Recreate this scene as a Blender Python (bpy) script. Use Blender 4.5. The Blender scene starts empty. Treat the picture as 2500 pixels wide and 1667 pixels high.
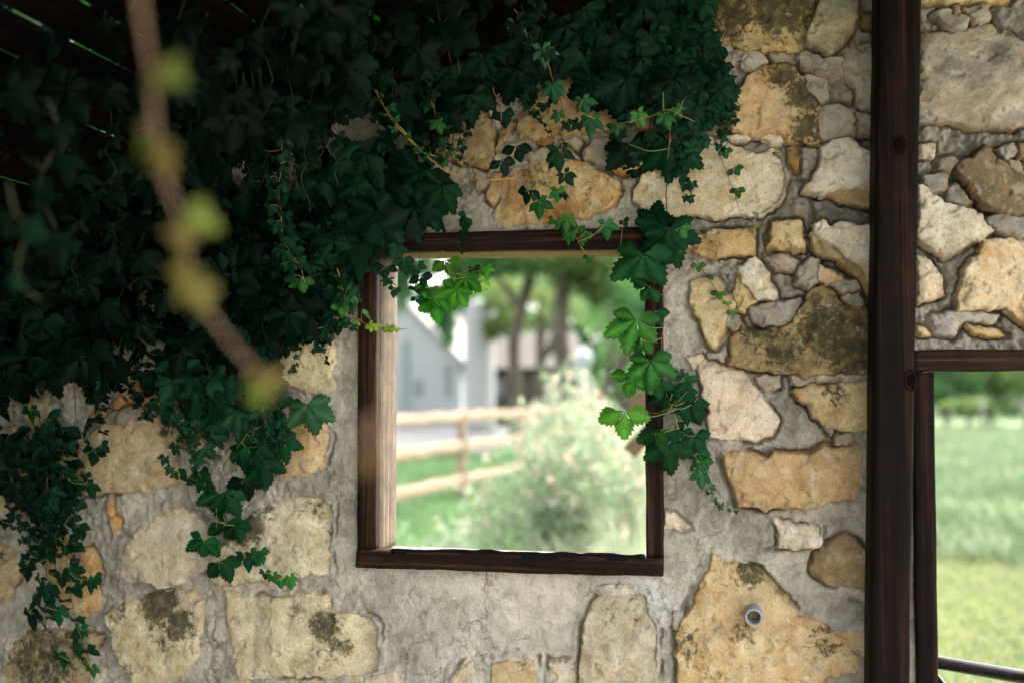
import bpy, math, random
import numpy as np
from math import radians, sin, cos, tan, pi
from mathutils import Vector, Euler

random.seed(7); RS = np.random.RandomState(11)
scn = bpy.context.scene
COL = scn.collection
# ------------------------------------------------------------------ camera
FPX = 2430.0                       # focal length in photo pixels (35 mm on a 36 mm frame)
CAM = Vector((0.0, -2.45, 1.60))
cd = bpy.data.cameras.new("camera"); cam = bpy.data.objects.new("camera", cd); COL.objects.link(cam)
cd.sensor_width = 36.0; cd.lens = 36.0 * FPX / 2500.0
cam.location = CAM
cam.rotation_euler = Euler((radians(90 + 2.75), 0, radians(13.0)), 'XYZ')
cd.clip_start = 0.05; cd.clip_end = 2000
cd.dof.use_dof = True; cd.dof.aperture_fstop = 1.2; cd.dof.focus_distance = 2.44
scn.camera = cam
ROT = cam.rotation_euler.to_matrix()
scn.render.resolution_x = 1024; scn.render.resolution_y = 682
# ------------------------------------------------------------------ light
SUN_EL, SUN_AZ = 52.0, 38.0        # azimuth from +Y towards +X
w = bpy.data.worlds.new("World"); scn.world = w; w.use_nodes = True
nt = w.node_tree; nt.nodes.clear()
sky = nt.nodes.new('ShaderNodeTexSky'); sky.sky_type = 'NISHITA'; sky.sun_disc = False
sky.sun_elevation = radians(SUN_EL); sky.sun_rotation = radians(SUN_AZ)
sky.air_density = 1.0; sky.dust_density = 4.0; sky.ozone_density = 1.0
hs = nt.nodes.new('ShaderNodeHueSaturation'); hs.inputs['Saturation'].default_value = 0.28
tn = nt.nodes.new('ShaderNodeMix'); tn.data_type = 'RGBA'; tn.blend_type = 'MULTIPLY'; tn.inputs[0].default_value = 1.0
tn.inputs[7].default_value = (1.0, 0.985, 0.95, 1)
bg = nt.nodes.new('ShaderNodeBackground'); bg.inputs['Strength'].default_value = 0.15
wo = nt.nodes.new('ShaderNodeOutputWorld')
nt.links.new(sky.outputs[0], hs.inputs['Color']); nt.links.new(hs.outputs[0], tn.inputs[6])
nt.links.new(tn.outputs[2], bg.inputs['Color']); nt.links.new(bg.outputs[0], wo.inputs['Surface'])
sd_ = bpy.data.lights.new("sun", 'SUN'); sd_.energy = 0.5; sd_.angle = radians(14); sd_.color = (1, .95, .86)
sun = bpy.data.objects.new("sun", sd_); COL.objects.link(sun)
sv = Vector((sin(radians(SUN_AZ)) * cos(radians(SUN_EL)), cos(radians(SUN_AZ)) * cos(radians(SUN_EL)), sin(radians(SUN_EL))))
sun.rotation_euler = sv.to_track_quat('Z', 'Y').to_euler()
scn.view_settings.view_transform = 'Standard'; scn.view_settings.look = 'None'
scn.view_settings.gamma = 1.0; scn.view_settings.exposure = 3.22
scn.render.engine = 'CYCLES'
scn.cycles.max_bounces = 8; scn.cycles.diffuse_bounces = 4; scn.cycles.transmission_bounces = 4
scn.cycles.sample_clamp_indirect = 6.0; scn.cycles.use_denoising = True

# ------------------------------------------------------------------ pixel <-> world helpers
def ray(px, py):
    return (ROT @ Vector(((px - 1250.0) / FPX, -(py - 833.5) / FPX, -1.0)))
def at(px, py, Y=0.0):
    d = ray(px, py); t = (Y - CAM.y) / d.y; return CAM + d * t
def onz(px, py, Z=0.0):
    d = ray(px, py); t = (Z - CAM.z) / d.z; return CAM + d * t
def mpp(p):                         # metres per photo pixel at a world point
    return -((ROT.transposed() @ (Vector(p) - CAM)).z) / FPX
VIEW = {'A': (0, 0), 'B': (800, 0), 'C': (1600, 0), 'D': (0, 530), 'E': (800, 530), 'F': (1600, 530), 'G': (0, 1067), 'H': (800, 1067), 'I': (1600, 1067)}
ZK = 900 / 2352.0
def S(view, x, y):
    if view == 'W': return (x * 2500 / 2352.0, y * 2500 / 2352.0)
    if view == 'P': return (x, y)
    if view == 'K': return (950 + x * 700 / 2350.0, 600 + y * 700 / 2350.0)
    if view == 'L': return (400 + x * 500 / 2352.0, 780 + y * 500 / 2352.0)
    if view == 'M': return (1400 + x * 350 / 2352.0, 480 + y * 350 / 2352.0)
    if view == 'N': return (1450 + x * 400 / 1459.0, 850 + y * 400 / 1459.0)
    o = VIEW[view]; return (o[0] + x * ZK, o[1] + y * ZK)

# ------------------------------------------------------------------ numpy noise
_perm = np.random.RandomState(3).permutation(4096).astype(np.int64)
_ang = np.random.RandomState(4).rand(4096) * 2 * np.pi
_gx, _gy = np.cos(_ang), np.sin(_ang)
def perlin(x, y, seed=0):
    x = np.asarray(x, float) + seed * 17.31; y = np.asarray(y, float) + seed * 9.77
    xi = np.floor(x).astype(np.int64); yi = np.floor(y).astype(np.int64); xf = x - xi; yf = y - yi
    u = xf * xf * xf * (xf * (xf * 6 - 15) + 10); v = yf * yf * yf * (yf * (yf * 6 - 15) + 10)
    def g(ix, iy, dx, dy):
        h = _perm[(_perm[ix & 4095] + iy) & 4095]; return _gx[h] * dx + _gy[h] * dy
    a = g(xi, yi, xf, yf); b = g(xi + 1, yi, xf - 1, yf); c = g(xi, yi + 1, xf, yf - 1); d = g(xi + 1, yi + 1, xf - 1, yf - 1)
    return 1.5 * ((a * (1 - u) + b * u) * (1 - v) + (c * (1 - u) + d * u) * v)
def fbm(x, y, f, o=4, seed=0, gain=.5):
    r = 0; a = 1; t = 0
    for k in range(o):
        r = r + a * perlin(x * f, y * f, seed + k * 3); t += a; a *= gain; f *= 2.03
    return r / t
def sst(a, b, x):
    t = np.clip((x - a) / (b - a), 0, 1); return t * t * (3 - 2 * t)
def polysd(P, X, Z):                # signed distance, positive inside
    P = np.asarray(P, float); n = len(P); d = np.full(X.shape, 1e9); ins = np.zeros(X.shape, bool)
    for i in range(n):
        ax, ay = P[i]; bx, by = P[(i + 1) % n]; ex, ey = bx - ax, by - ay
        t = np.clip(((X - ax) * ex + (Z - ay) * ey) / (ex * ex + ey * ey + 1e-12), 0, 1)
        d = np.minimum(d, (X - ax - t * ex) ** 2 + (Z - ay - t * ey) ** 2)
        c = ((ay > Z) != (by > Z)) & (X < (bx - ax) * (Z - ay) / ((by - ay) if abs(by - ay) > 1e-12 else 1e-12) + ax)
        ins ^= c
    return np.where(ins, 1, -1) * np.sqrt(d)

# ------------------------------------------------------------------ object helpers
def tag(o, label=None, cat=None, group=None, kind=None):
    if label: o['label'] = label
    if cat: o['category'] = cat
    if group: o['group'] = group
    if kind: o['kind'] = kind
    return o
def empty(name, loc, label=None, cat=None, group=None, kind=None):
    o = bpy.data.objects.new(name, None); COL.objects.link(o); o.location = loc; o.empty_display_size = .05
    return tag(o, label, cat, group, kind)
def link_mesh(name, me, mat, parent=None):
    o = bpy.data.objects.new(name, me); COL.objects.link(o)
    if mat: me.materials.append(mat)
    if parent is not None: o.parent = parent
    return o
def mesh_np(name, V, F, mat, parent=None, tint=None, moss=None, smooth=True):
    """V (n,3); F: (m,k) array or list of lists."""
    V = np.asarray(V, np.float32)
    if parent is not None: V = V - np.array(parent.location, np.float32)
    me = bpy.data.meshes.new(name)
    if isinstance(F, np.ndarray):
        m, k = F.shape; loops = F.astype(np.int32).ravel(); st = np.arange(m, dtype=np.int32) * k; tot = np.full(m, k, np.int32)
    else:
        tot = np.array([len(f) for f in F], np.int32); loops = np.array([i for f in F for i in f], np.int32)
        st = np.concatenate([[0], np.cumsum(tot)[:-1]]).astype(np.int32); m = len(F)
    me.vertices.add(len(V)); me.vertices.foreach_set('co', V.ravel())
    me.loops.add(len(loops)); me.loops.foreach_set('vertex_index', loops)
    me.polygons.add(m); me.polygons.foreach_set('loop_start', st); me.polygons.foreach_set('loop_total', tot)
    me.polygons.foreach_set('use_smooth', np.full(m, smooth))
    me.update(calc_edges=True)
    if tint is not None:
        a = me.attributes.new('tint', 'FLOAT_COLOR', 'POINT'); c = np.ones((len(V), 4), np.float32); tint = np.asarray(tint); c[:, :tint.shape[-1]] = tint
        a.data.foreach_set('color', c.ravel())
    if moss is not None:
        a = me.attributes.new('moss', 'FLOAT', 'POINT'); a.data.foreach_set('value', np.asarray(moss, np.float32))
    return link_mesh(name, me, mat, parent)

class MB:                           # collects polygons with a tint per vertex
    def __init__(s): s.V = []; s.F = []; s.T = []; s.n = 0
    def add(s, V, F, tint=(1, 1, 1)):
        V = np.asarray(V, float); s.V.append(V); s.F += [[i + s.n for i in f] for f in F]
        t = np.asarray(tint, float); t = np.tile(t, (len(V), 1)) if t.ndim == 1 else t
        s.T.append(t); s.n += len(V)
    def box(s, x0, x1, y0, y1, z0, z1, tint=(1, 1, 1)):
        V = [(x, y, z) for x in (x0, x1) for y in (y0, y1) for z in (z0, z1)]
        s.add(V, [[0, 1, 3, 2], [4, 6, 7, 5], [0, 4, 5, 1], [2, 3, 7, 6], [0, 2, 6, 4], [1, 5, 7, 3]], tint)
    def tube(s, pts, rad, n=6, tint=(1, 1, 1), caps=True):
        pts = [Vector(p) for p in pts]; m = len(pts); V = []
        R = rad if hasattr(rad, '__len__') else [rad] * m
        for i, p in enumerate(pts):
            d = (pts[min(i + 1, m - 1)] - pts[max(i - 1, 0)]).normalized()
            a = Vector((0, 0, 1)) if abs(d.z) < .8 else Vector((0, 1, 0))
            u = d.cross(a).normalized(); v = d.cross(u)
            for k in range(n):
                t = 2 * pi * k / n; V.append(p + (u * cos(t) + v * sin(t)) * R[i])
        F = [[i * n + k, i * n + (k + 1) % n, (i + 1) * n + (k + 1) % n, (i + 1) * n + k] for i in range(m - 1) for k in range(n)]
        if caps: F += [list(range(n))[::-1], [(m - 1) * n + k for k in range(n)]]
        s.add(V, F, tint)
    def build(s, name, mat, parent=None, smooth=True):
        return mesh_np(name, np.concatenate(s.V), s.F, mat, parent, tint=np.concatenate(s.T), smooth=smooth)

class LB:                           # fast collector of triangle templates (leaves)
    def __init__(s): s.V = []; s.F = []; s.T = []; s.n = 0
    def add(s, V, F, T): s.V.append(V); s.F.append(F + s.n); s.T.append(T); s.n += len(V)
    def build(s, name, mat, parent=None, smooth=True):
        return mesh_np(name, np.concatenate(s.V), np.concatenate(s.F), mat, parent, tint=np.concatenate(s.T), smooth=smooth)

# ------------------------------------------------------------------ materials
def newmat(name):
    m = bpy.data.materials.new(name); m.use_nodes = True; n = m.node_tree.nodes; b = n['Principled BSDF']
    return m, m.node_tree, b
def node(t, typ, **kw):
    n = t.nodes.new(typ)
    for k, v in kw.items():
        if k in ('operation', 'blend_type', 'data_type', 'attribute_name', 'noise_dimensions', 'feature', 'wave_type'): setattr(n, k, v)
        else: n.inputs[k.replace('_', ' ')].default_value = v
    return n
def mathn(t, op, a, b=None, c=None, clamp=False):
    n = t.nodes.new('ShaderNodeMath'); n.operation = op; n.use_clamp = clamp
    for i, v in enumerate((a, b, c)):
        if v is None: continue
        if isinstance(v, (int, float)): n.inputs[i].default_value = v
        else: t.links.new(v, n.inputs[i])
    return n.outputs[0]
def ramp(t, fac, stops):
    n = t.nodes.new('ShaderNodeValToRGB'); cr = n.color_ramp
    while len(cr.elements) < len(stops): cr.elements.new(.5)
    for e, (p, c) in zip(cr.elements, stops): e.position = p; e.color = (c if len(c) == 4 else (*c, 1))
    t.links.new(fac, n.inputs[0]); return n.outputs[0]
def mixc(t, f, a, b, bt='MIX'):
    n = t.nodes.new('ShaderNodeMix'); n.data_type = 'RGBA'; n.blend_type = bt; n.clamp_result = False
    for i, v in ((0, f), (6, a), (7, b)):
        if isinstance(v, (int, float)): n.inputs[i].default_value = v
        elif isinstance(v, tuple): n.inputs[i].default_value = (*v, 1)
        else: t.links.new(v, n.inputs[i])
    return n.outputs[2]
def noise(t, co, scale, detail=5, rough=.6, dist=0.0):
    n = t.nodes.new('ShaderNodeTexNoise'); n.inputs['Scale'].default_value = scale; n.inputs['Detail'].default_value = detail
    n.inputs['Roughness'].default_value = rough; n.inputs['Distortion'].default_value = dist; t.links.new(co, n.inputs['Vector']); return n.outputs['Fac']
def attr(t, name, out='Color'):
    n = t.nodes.new('ShaderNodeAttribute'); n.attribute_name = name; return n.outputs[out]
def objco(t, scale=None):
    n = t.nodes.new('ShaderNodeTexCoord')
    if scale is None: return n.outputs['Object']
    m = t.nodes.new('ShaderNodeMapping'); m.inputs['Scale'].default_value = scale; t.links.new(n.outputs['Object'], m.inputs['Vector']); return m.outputs[0]
def bump(t, h, dist, strength=1.0, prev=None):
    n = t.nodes.new('ShaderNodeBump'); n.inputs['Distance'].default_value = dist; n.inputs['Strength'].default_value = strength
    t.links.new(h, n.inputs['Height'])
    if prev: t.links.new(prev, n.inputs['Normal'])
    return n.outputs[0]

def rock_material(name, mortar=False):
    m, t, b = newmat(name); co = objco(t); tint = attr(t, 'tint'); ms = attr(t, 'moss', 'Fac')
    n1 = noise(t, co, 26, 8, .65, .4); n2 = noise(t, co, 130, 6, .7); n3 = noise(t, co, 420, 3, .6)
    v1 = ramp(t, n1, [(.28, (.68, .66, .62)), (.5, (1, 1, 1)), (.74, (1.25, 1.27, 1.3))])
    v2 = ramp(t, n2, [(.32, (.42, .39, .34)), (.43, (.96, .95, .94)), (.66, (1.16, 1.17, 1.19))])
    v3 = ramp(t, n3, [(.36, (.80, .79, .77)), (.52, (1.0, 1.0, 1.0)), (.68, (1.12, 1.12, 1.12))])
    c = mixc(t, 1.0, mixc(t, 1.0, tint, v1, 'MULTIPLY'), v3, 'MULTIPLY'); c = mixc(t, .75 if not mortar else .55, c, mixc(t, 1.0, c, v2, 'MULTIPLY'))
    # pits
    pit = mathn(t, 'SMOOTH_MIN', noise(t, co, 75, 4, .5), 1, .1)
    pf = ramp(t, noise(t, co, 95, 5, .75, .8), [(.30, (1, 1, 1)), (.37, (0, 0, 0))])
    c = mixc(t, mathn(t, 'MULTIPLY', pf, .55), c, (.10, .075, .045))
    # lichen / moss
    mn = noise(t, co, 48, 10, .8, .4)
    mf = mathn(t, 'ADD', mathn(t, 'MULTIPLY', ms, 1.05), mathn(t, 'MULTIPLY', mathn(t, 'SUBTRACT', mn, .5), 3.4))
    mf = ramp(t, mf, [(.45, (0, 0, 0)), (.78, (1, 1, 1))])
    if not mortar:
        mo = ramp(t, noise(t, co, 17, 8, .72, .8), [(.47, (0, 0, 0)), (.62, (1, 1, 1))])
        c = mixc(t, mathn(t, 'MULTIPLY', mo, .42), c, mixc(t, 1.0, c, (.92, .68, .42), 'MULTIPLY'))
        mo2 = ramp(t, noise(t, co, 31, 8, .75, .5), [(.55, (0, 0, 0)), (.66, (1, 1, 1))])
        c = mixc(t, mathn(t, 'MULTIPLY', mo2, .35), c, (.70, .62, .50))
    mc = ramp(t, noise(t, co, 40, 4, .6), [(.40, (.013, .015, .011)), (.54, (.055, .052, .022)), (.68, (.17, .15, .055))])
    c = mixc(t, mathn(t, 'MULTIPLY', mf, .88), c, mc)
    t.links.new(c, b.inputs['Base Color']); b.inputs['Roughness'].default_value = .92
    b.inputs['Specular IOR Level'].default_value = .25
    nb = bump(t, n1, .0045, .7)
    if mortar: nb = bump(t, mathn(t, 'MULTIPLY', n2, mathn(t, 'ADD', attr(t, 'tint', 'Alpha'), .25)), .006, .9, nb)
    else: nb = bump(t, n2, .0030, .9, nb); nb = bump(t, n3, .0007, .8, nb)
    if mortar:
        vo = t.nodes.new('ShaderNodeTexVoronoi'); vo.feature = 'DISTANCE_TO_EDGE'; vo.inputs['Scale'].default_value = 9.0
        wv = t.nodes.new('ShaderNodeVectorMath'); wv.operation = 'MULTIPLY_ADD'; nn_ = t.nodes.new('ShaderNodeTexNoise'); nn_.inputs['Scale'].default_value = 14; nn_.inputs['Detail'].default_value = 8; nn_.inputs['Roughness'].default_value = .7
        t.links.new(co, nn_.inputs['Vector']); t.links.new(nn_.outputs['Color'], wv.inputs[0]); wv.inputs[1].default_value = (.16, .16, .16); t.links.new(co, wv.inputs[2]); t.links.new(wv.outputs[0], vo.inputs['Vector'])
        cl = ramp(t, vo.outputs['Distance'], [(.0, (1, 1, 1)), (.022, (0, 0, 0))]); cmk = ramp(t, noise(t, co, 5, 3, .5), [(.48, (0, 0, 0)), (.60, (1, 1, 1))])
        cf = mathn(t, 'MULTIPLY', cl, cmk); c = mixc(t, mathn(t, 'MULTIPLY', cf, .6), c, (.09, .075, .05)); t.links.new(c, b.inputs['Base Color'])
        nb = bump(t, mathn(t, 'SUBTRACT', 1.0, cf), .003, .8, nb)
        nb = bump(t, mathn(t, 'MULTIPLY', noise(t, co, 42, 9, .72, .2), attr(t, 'tint', 'Alpha')), .014, .9, nb)
    t.links.new(nb, b.inputs['Normal'])
    return m
M_STONE = rock_material('limestone'); M_MORTAR = rock_material('lime_mortar', True)

def wood_material(name, c1, c2, c3, axis='Z', rough=.5, streak=60, spec=.5, worn=0.0):
    m, t, b = newmat(name)
    k = 1.2; hi = streak
    sc = {'X': (k, hi, hi), 'Y': (hi, k, hi), 'Z': (hi, hi, k)}[axis]
    co = objco(t, sc); co2 = objco(t)
    n1 = noise(t, co, 1.0, 6, .65, .6); n2 = noise(t, co2, 14, 6, .6, 1.0)
    sc3 = tuple(v * (5 if v > 2 else 3) for v in sc); n3 = noise(t, objco(t, sc3), 1.0, 4, .6)
    c = ramp(t, n1, [(.3, c1), (.52, c2), (.72, c3)])
    c = mixc(t, .55, c, mixc(t, 1.0, c, ramp(t, n2, [(.35, (.35, .38, .42)), (.6, (1.3, 1.2, 1.1))]), 'MULTIPLY'))
    c = mixc(t, .5, c, mixc(t, 1.0, c, ramp(t, n3, [(.35, (.5, .5, .5)), (.6, (1.3, 1.3, 1.3))]), 'MULTIPLY'))
    if worn:
        wf = mathn(t, 'MULTIPLY', ramp(t, noise(t, objco(t, tuple(v * .9 for v in sc)), 1.6, 7, .75, .3), [(.66, (0, 0, 0)), (.71, (1, 1, 1))]), worn)
        c = mixc(t, wf, c, (.30, .21, .13))
    t.links.new(c, b.inputs['Base Color']); b.inputs['Roughness'].default_value = rough; b.inputs['Specular IOR Level'].default_value = spec
    nb = bump(t, n1, .003, .7); nb = bump(t, n3, .0012, .7, nb); t.links.new(nb, b.inputs['Normal'])
    return m
DK = ((.003, .002, .0018), (.021, .010, .006), (.105, .050, .027))
M_WV = wood_material('dark_stained_timber_upright', *DK, axis='Z', rough=.65, spec=.12, worn=.5)
M_WH = wood_material('dark_stained_timber_level', *DK, axis='X', rough=.65, spec=.12, worn=.5)
PB = ((.0020, .0015, .0012), (.0070, .0036, .0024), (.036, .0155, .0085))
M_POST = wood_material('black_brown_post_timber', *PB, axis='Z', rough=.7, spec=.10, streak=50)
M_WEATH = wood_material('weathered_raw_timber', (.024, .018, .012), (.112, .086, .060), (.22, .172, .126), axis='Z', rough=.85, streak=150, spec=.2)
M_WEATHX = wood_material('weathered_raw_timber_level', (.12, .07, .03), (.27, .17, .085), (.36, .24, .13), axis='X', rough=.85, streak=110, spec=.2)
M_FENCE = wood_material('pale_fence_wood', (.16, .115, .072), (.24, .185, .13), (.29, .245, .19), axis='X', rough=.85, streak=12, spec=.2)
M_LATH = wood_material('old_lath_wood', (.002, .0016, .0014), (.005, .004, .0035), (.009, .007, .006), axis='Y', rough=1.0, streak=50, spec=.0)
M_BARK = wood_material('bark', (.03, .026, .022), (.085, .072, .060), (.14, .122, .104), axis='Z', rough=.95, streak=9, spec=.1)

def leaf_material(name, trans=.35, rough=.42, spec=.45, tcol=(1.9, 1.7, .7)):
    m, t, b = newmat(name); tint = attr(t, 'tint'); co = objco(t)
    n = noise(t, co, 45, 4, .6)
    c = mixc(t, 1.0, tint, ramp(t, n, [(.3, (.72, .75, .78)), (.7, (1.25, 1.2, 1.15))]), 'MULTIPLY')
    t.links.new(c, b.inputs['Base Color']); b.inputs['Roughness'].default_value = rough; b.inputs['Specular IOR Level'].default_value = spec
    tr = t.nodes.new('ShaderNodeBsdfTranslucent'); tc = mixc(t, 1.0, c, tcol, 'MULTIPLY'); t.links.new(tc, tr.inputs['Color'])
    mx = t.nodes.new('ShaderNodeMixShader'); mx.inputs[0].default_value = trans
    t.links.new(b.outputs[0], mx.inputs[1]); t.links.new(tr.outputs[0], mx.inputs[2]); t.links.new(mx.outputs[0], t.nodes['Material Output'].inputs['Surface'])
    t.links.new(bump(t, noise(t, co, 220, 2), .0006, .5), b.inputs['Normal'])
    return m
M_LEAF = leaf_material('creeper_leaf', .3, .5, .09); M_TREELEAF = leaf_material('tree_leaf', .4, .6, .2, (1.35, 1.45, 1.0)); M_GRASSBLADE = leaf_material('grass_blade', .35, .6, .3, (1.25, 1.35, 1.05))
def plain(name, rough=.6, spec=.4, metal=0.0, nz=30, amt=.25, bd=0.0):
    m, t, b = newmat(name); co = objco(t); n = noise(t, co, nz, 5, .6)
    c = mixc(t, 1.0, attr(t, 'tint'), ramp(t, n, [(.3, (1 - amt,) * 3), (.7, (1 + amt,) * 3)]), 'MULTIPLY')
    t.links.new(c, b.inputs['Base Color']); b.inputs['Roughness'].default_value = rough; b.inputs['Specular IOR Level'].default_value = spec; b.inputs['Metallic'].default_value = metal
    if bd: t.links.new(bump(t, n, bd), b.inputs['Normal'])
    return m
M_STEM = plain('vine_stem', .6, .4, nz=80); M_PVC = plain('pvc', .45, .5, nz=60, amt=.12)
M_GATE = plain('painted_gate_metal', .35, .6, .3, nz=90, amt=.5, bd=.0006); M_WALLP = plain('painted_siding', .8, .2, nz=2, amt=.08)
M_GLASSD = plain('window_glass', .12, .6, nz=4, amt=.2); M_PETAL = plain('petal', .7, .2, nz=20, amt=.2)

# ------------------------------------------------------------------ ground
def ground_material():
    m, t, b = newmat('meadow_ground'); co = objco(t)
    n1 = noise(t, co, .35, 6, .6, .5); n2 = noise(t, co, 6, 6, .7)
    c = ramp(t, n1, [(.3, (.07, .11, .055)), (.5, (.11, .155, .08)), (.7, (.17, .19, .125))])
    c = mixc(t, .8, c, mixc(t, 1.0, c, ramp(t, n2, [(.3, (.55, .6, .5)), (.7, (1.4, 1.35, 1.3))]), 'MULTIPLY'))
    t.links.new(c, b.inputs['Base Color']); b.inputs['Roughness'].default_value = .95; b.inputs['Specular IOR Level'].default_value = .1
    t.links.new(bump(t, n2, .04), b.inputs['Normal']); return m
def sheet(name, pts, mat, z):
    me = bpy.data.meshes.new(name); me.from_pydata([(x, y, z) for x, y in pts], [], [list(range(len(pts)))]); me.update()
    o = link_mesh(name, me, mat); return o
gm = ground_material()
xs = np.concatenate([np.linspace(-900, -40, 12), np.linspace(-36, 40, 60), np.linspace(50, 900, 12)]); ys = np.concatenate([[-300, -100, -40, -12], np.linspace(-6, 60, 60), np.linspace(75, 900, 12)])
GX, GY = np.meshgrid(xs, ys); GZ = .03 * fbm(GX, GY, .12, 3, 5) * sst(3, 10, np.abs(GY)); nx, ny = len(xs), len(ys)
idx = np.arange(nx * ny).reshape(ny, nx); Fq = np.stack([idx[:-1, :-1], idx[:-1, 1:], idx[1:, 1:], idx[1:, :-1]], -1).reshape(-1, 4)
tag(mesh_np('ground', np.stack([GX, GY, GZ], -1).reshape(-1, 3), Fq, gm), kind='structure')
def gravel_material():
    m, t, b = newmat('gravel'); co = objco(t); n = noise(t, co, 3, 8, .7)
    t.links.new(ramp(t, n, [(.3, (.06, .06, .058)), (.7, (.10, .10, .095))]), b.inputs['Base Color']); b.inputs['Roughness'].default_value = .95
    t.links.new(bump(t, n, .01), b.inputs['Normal']); return m
def floor_material():
    m, t, b = newmat('packed_earth'); co = objco(t); n = noise(t, co, 5, 8, .7)
    t.links.new(ramp(t, n, [(.3, (.22, .19, .15)), (.7, (.34, .30, .25))]), b.inputs['Base Color']); b.inputs['Roughness'].default_value = .95
    t.links.new(bump(t, n, .01), b.inputs['Normal']); return m
tag(sheet('yard_floor', [(-6, -9), (6, -9), (6, -.02), (-6, -.02)], floor_material(), .02), kind='structure')
GY0 = onz(1127, 1110).y
tag(sheet('gravel_drive', [(-40, GY0), (onz(1200, 1110).x, GY0), (onz(1225, 1030).x, 60), (-60, 60)], gravel_material(), .05), kind='structure')

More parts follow.
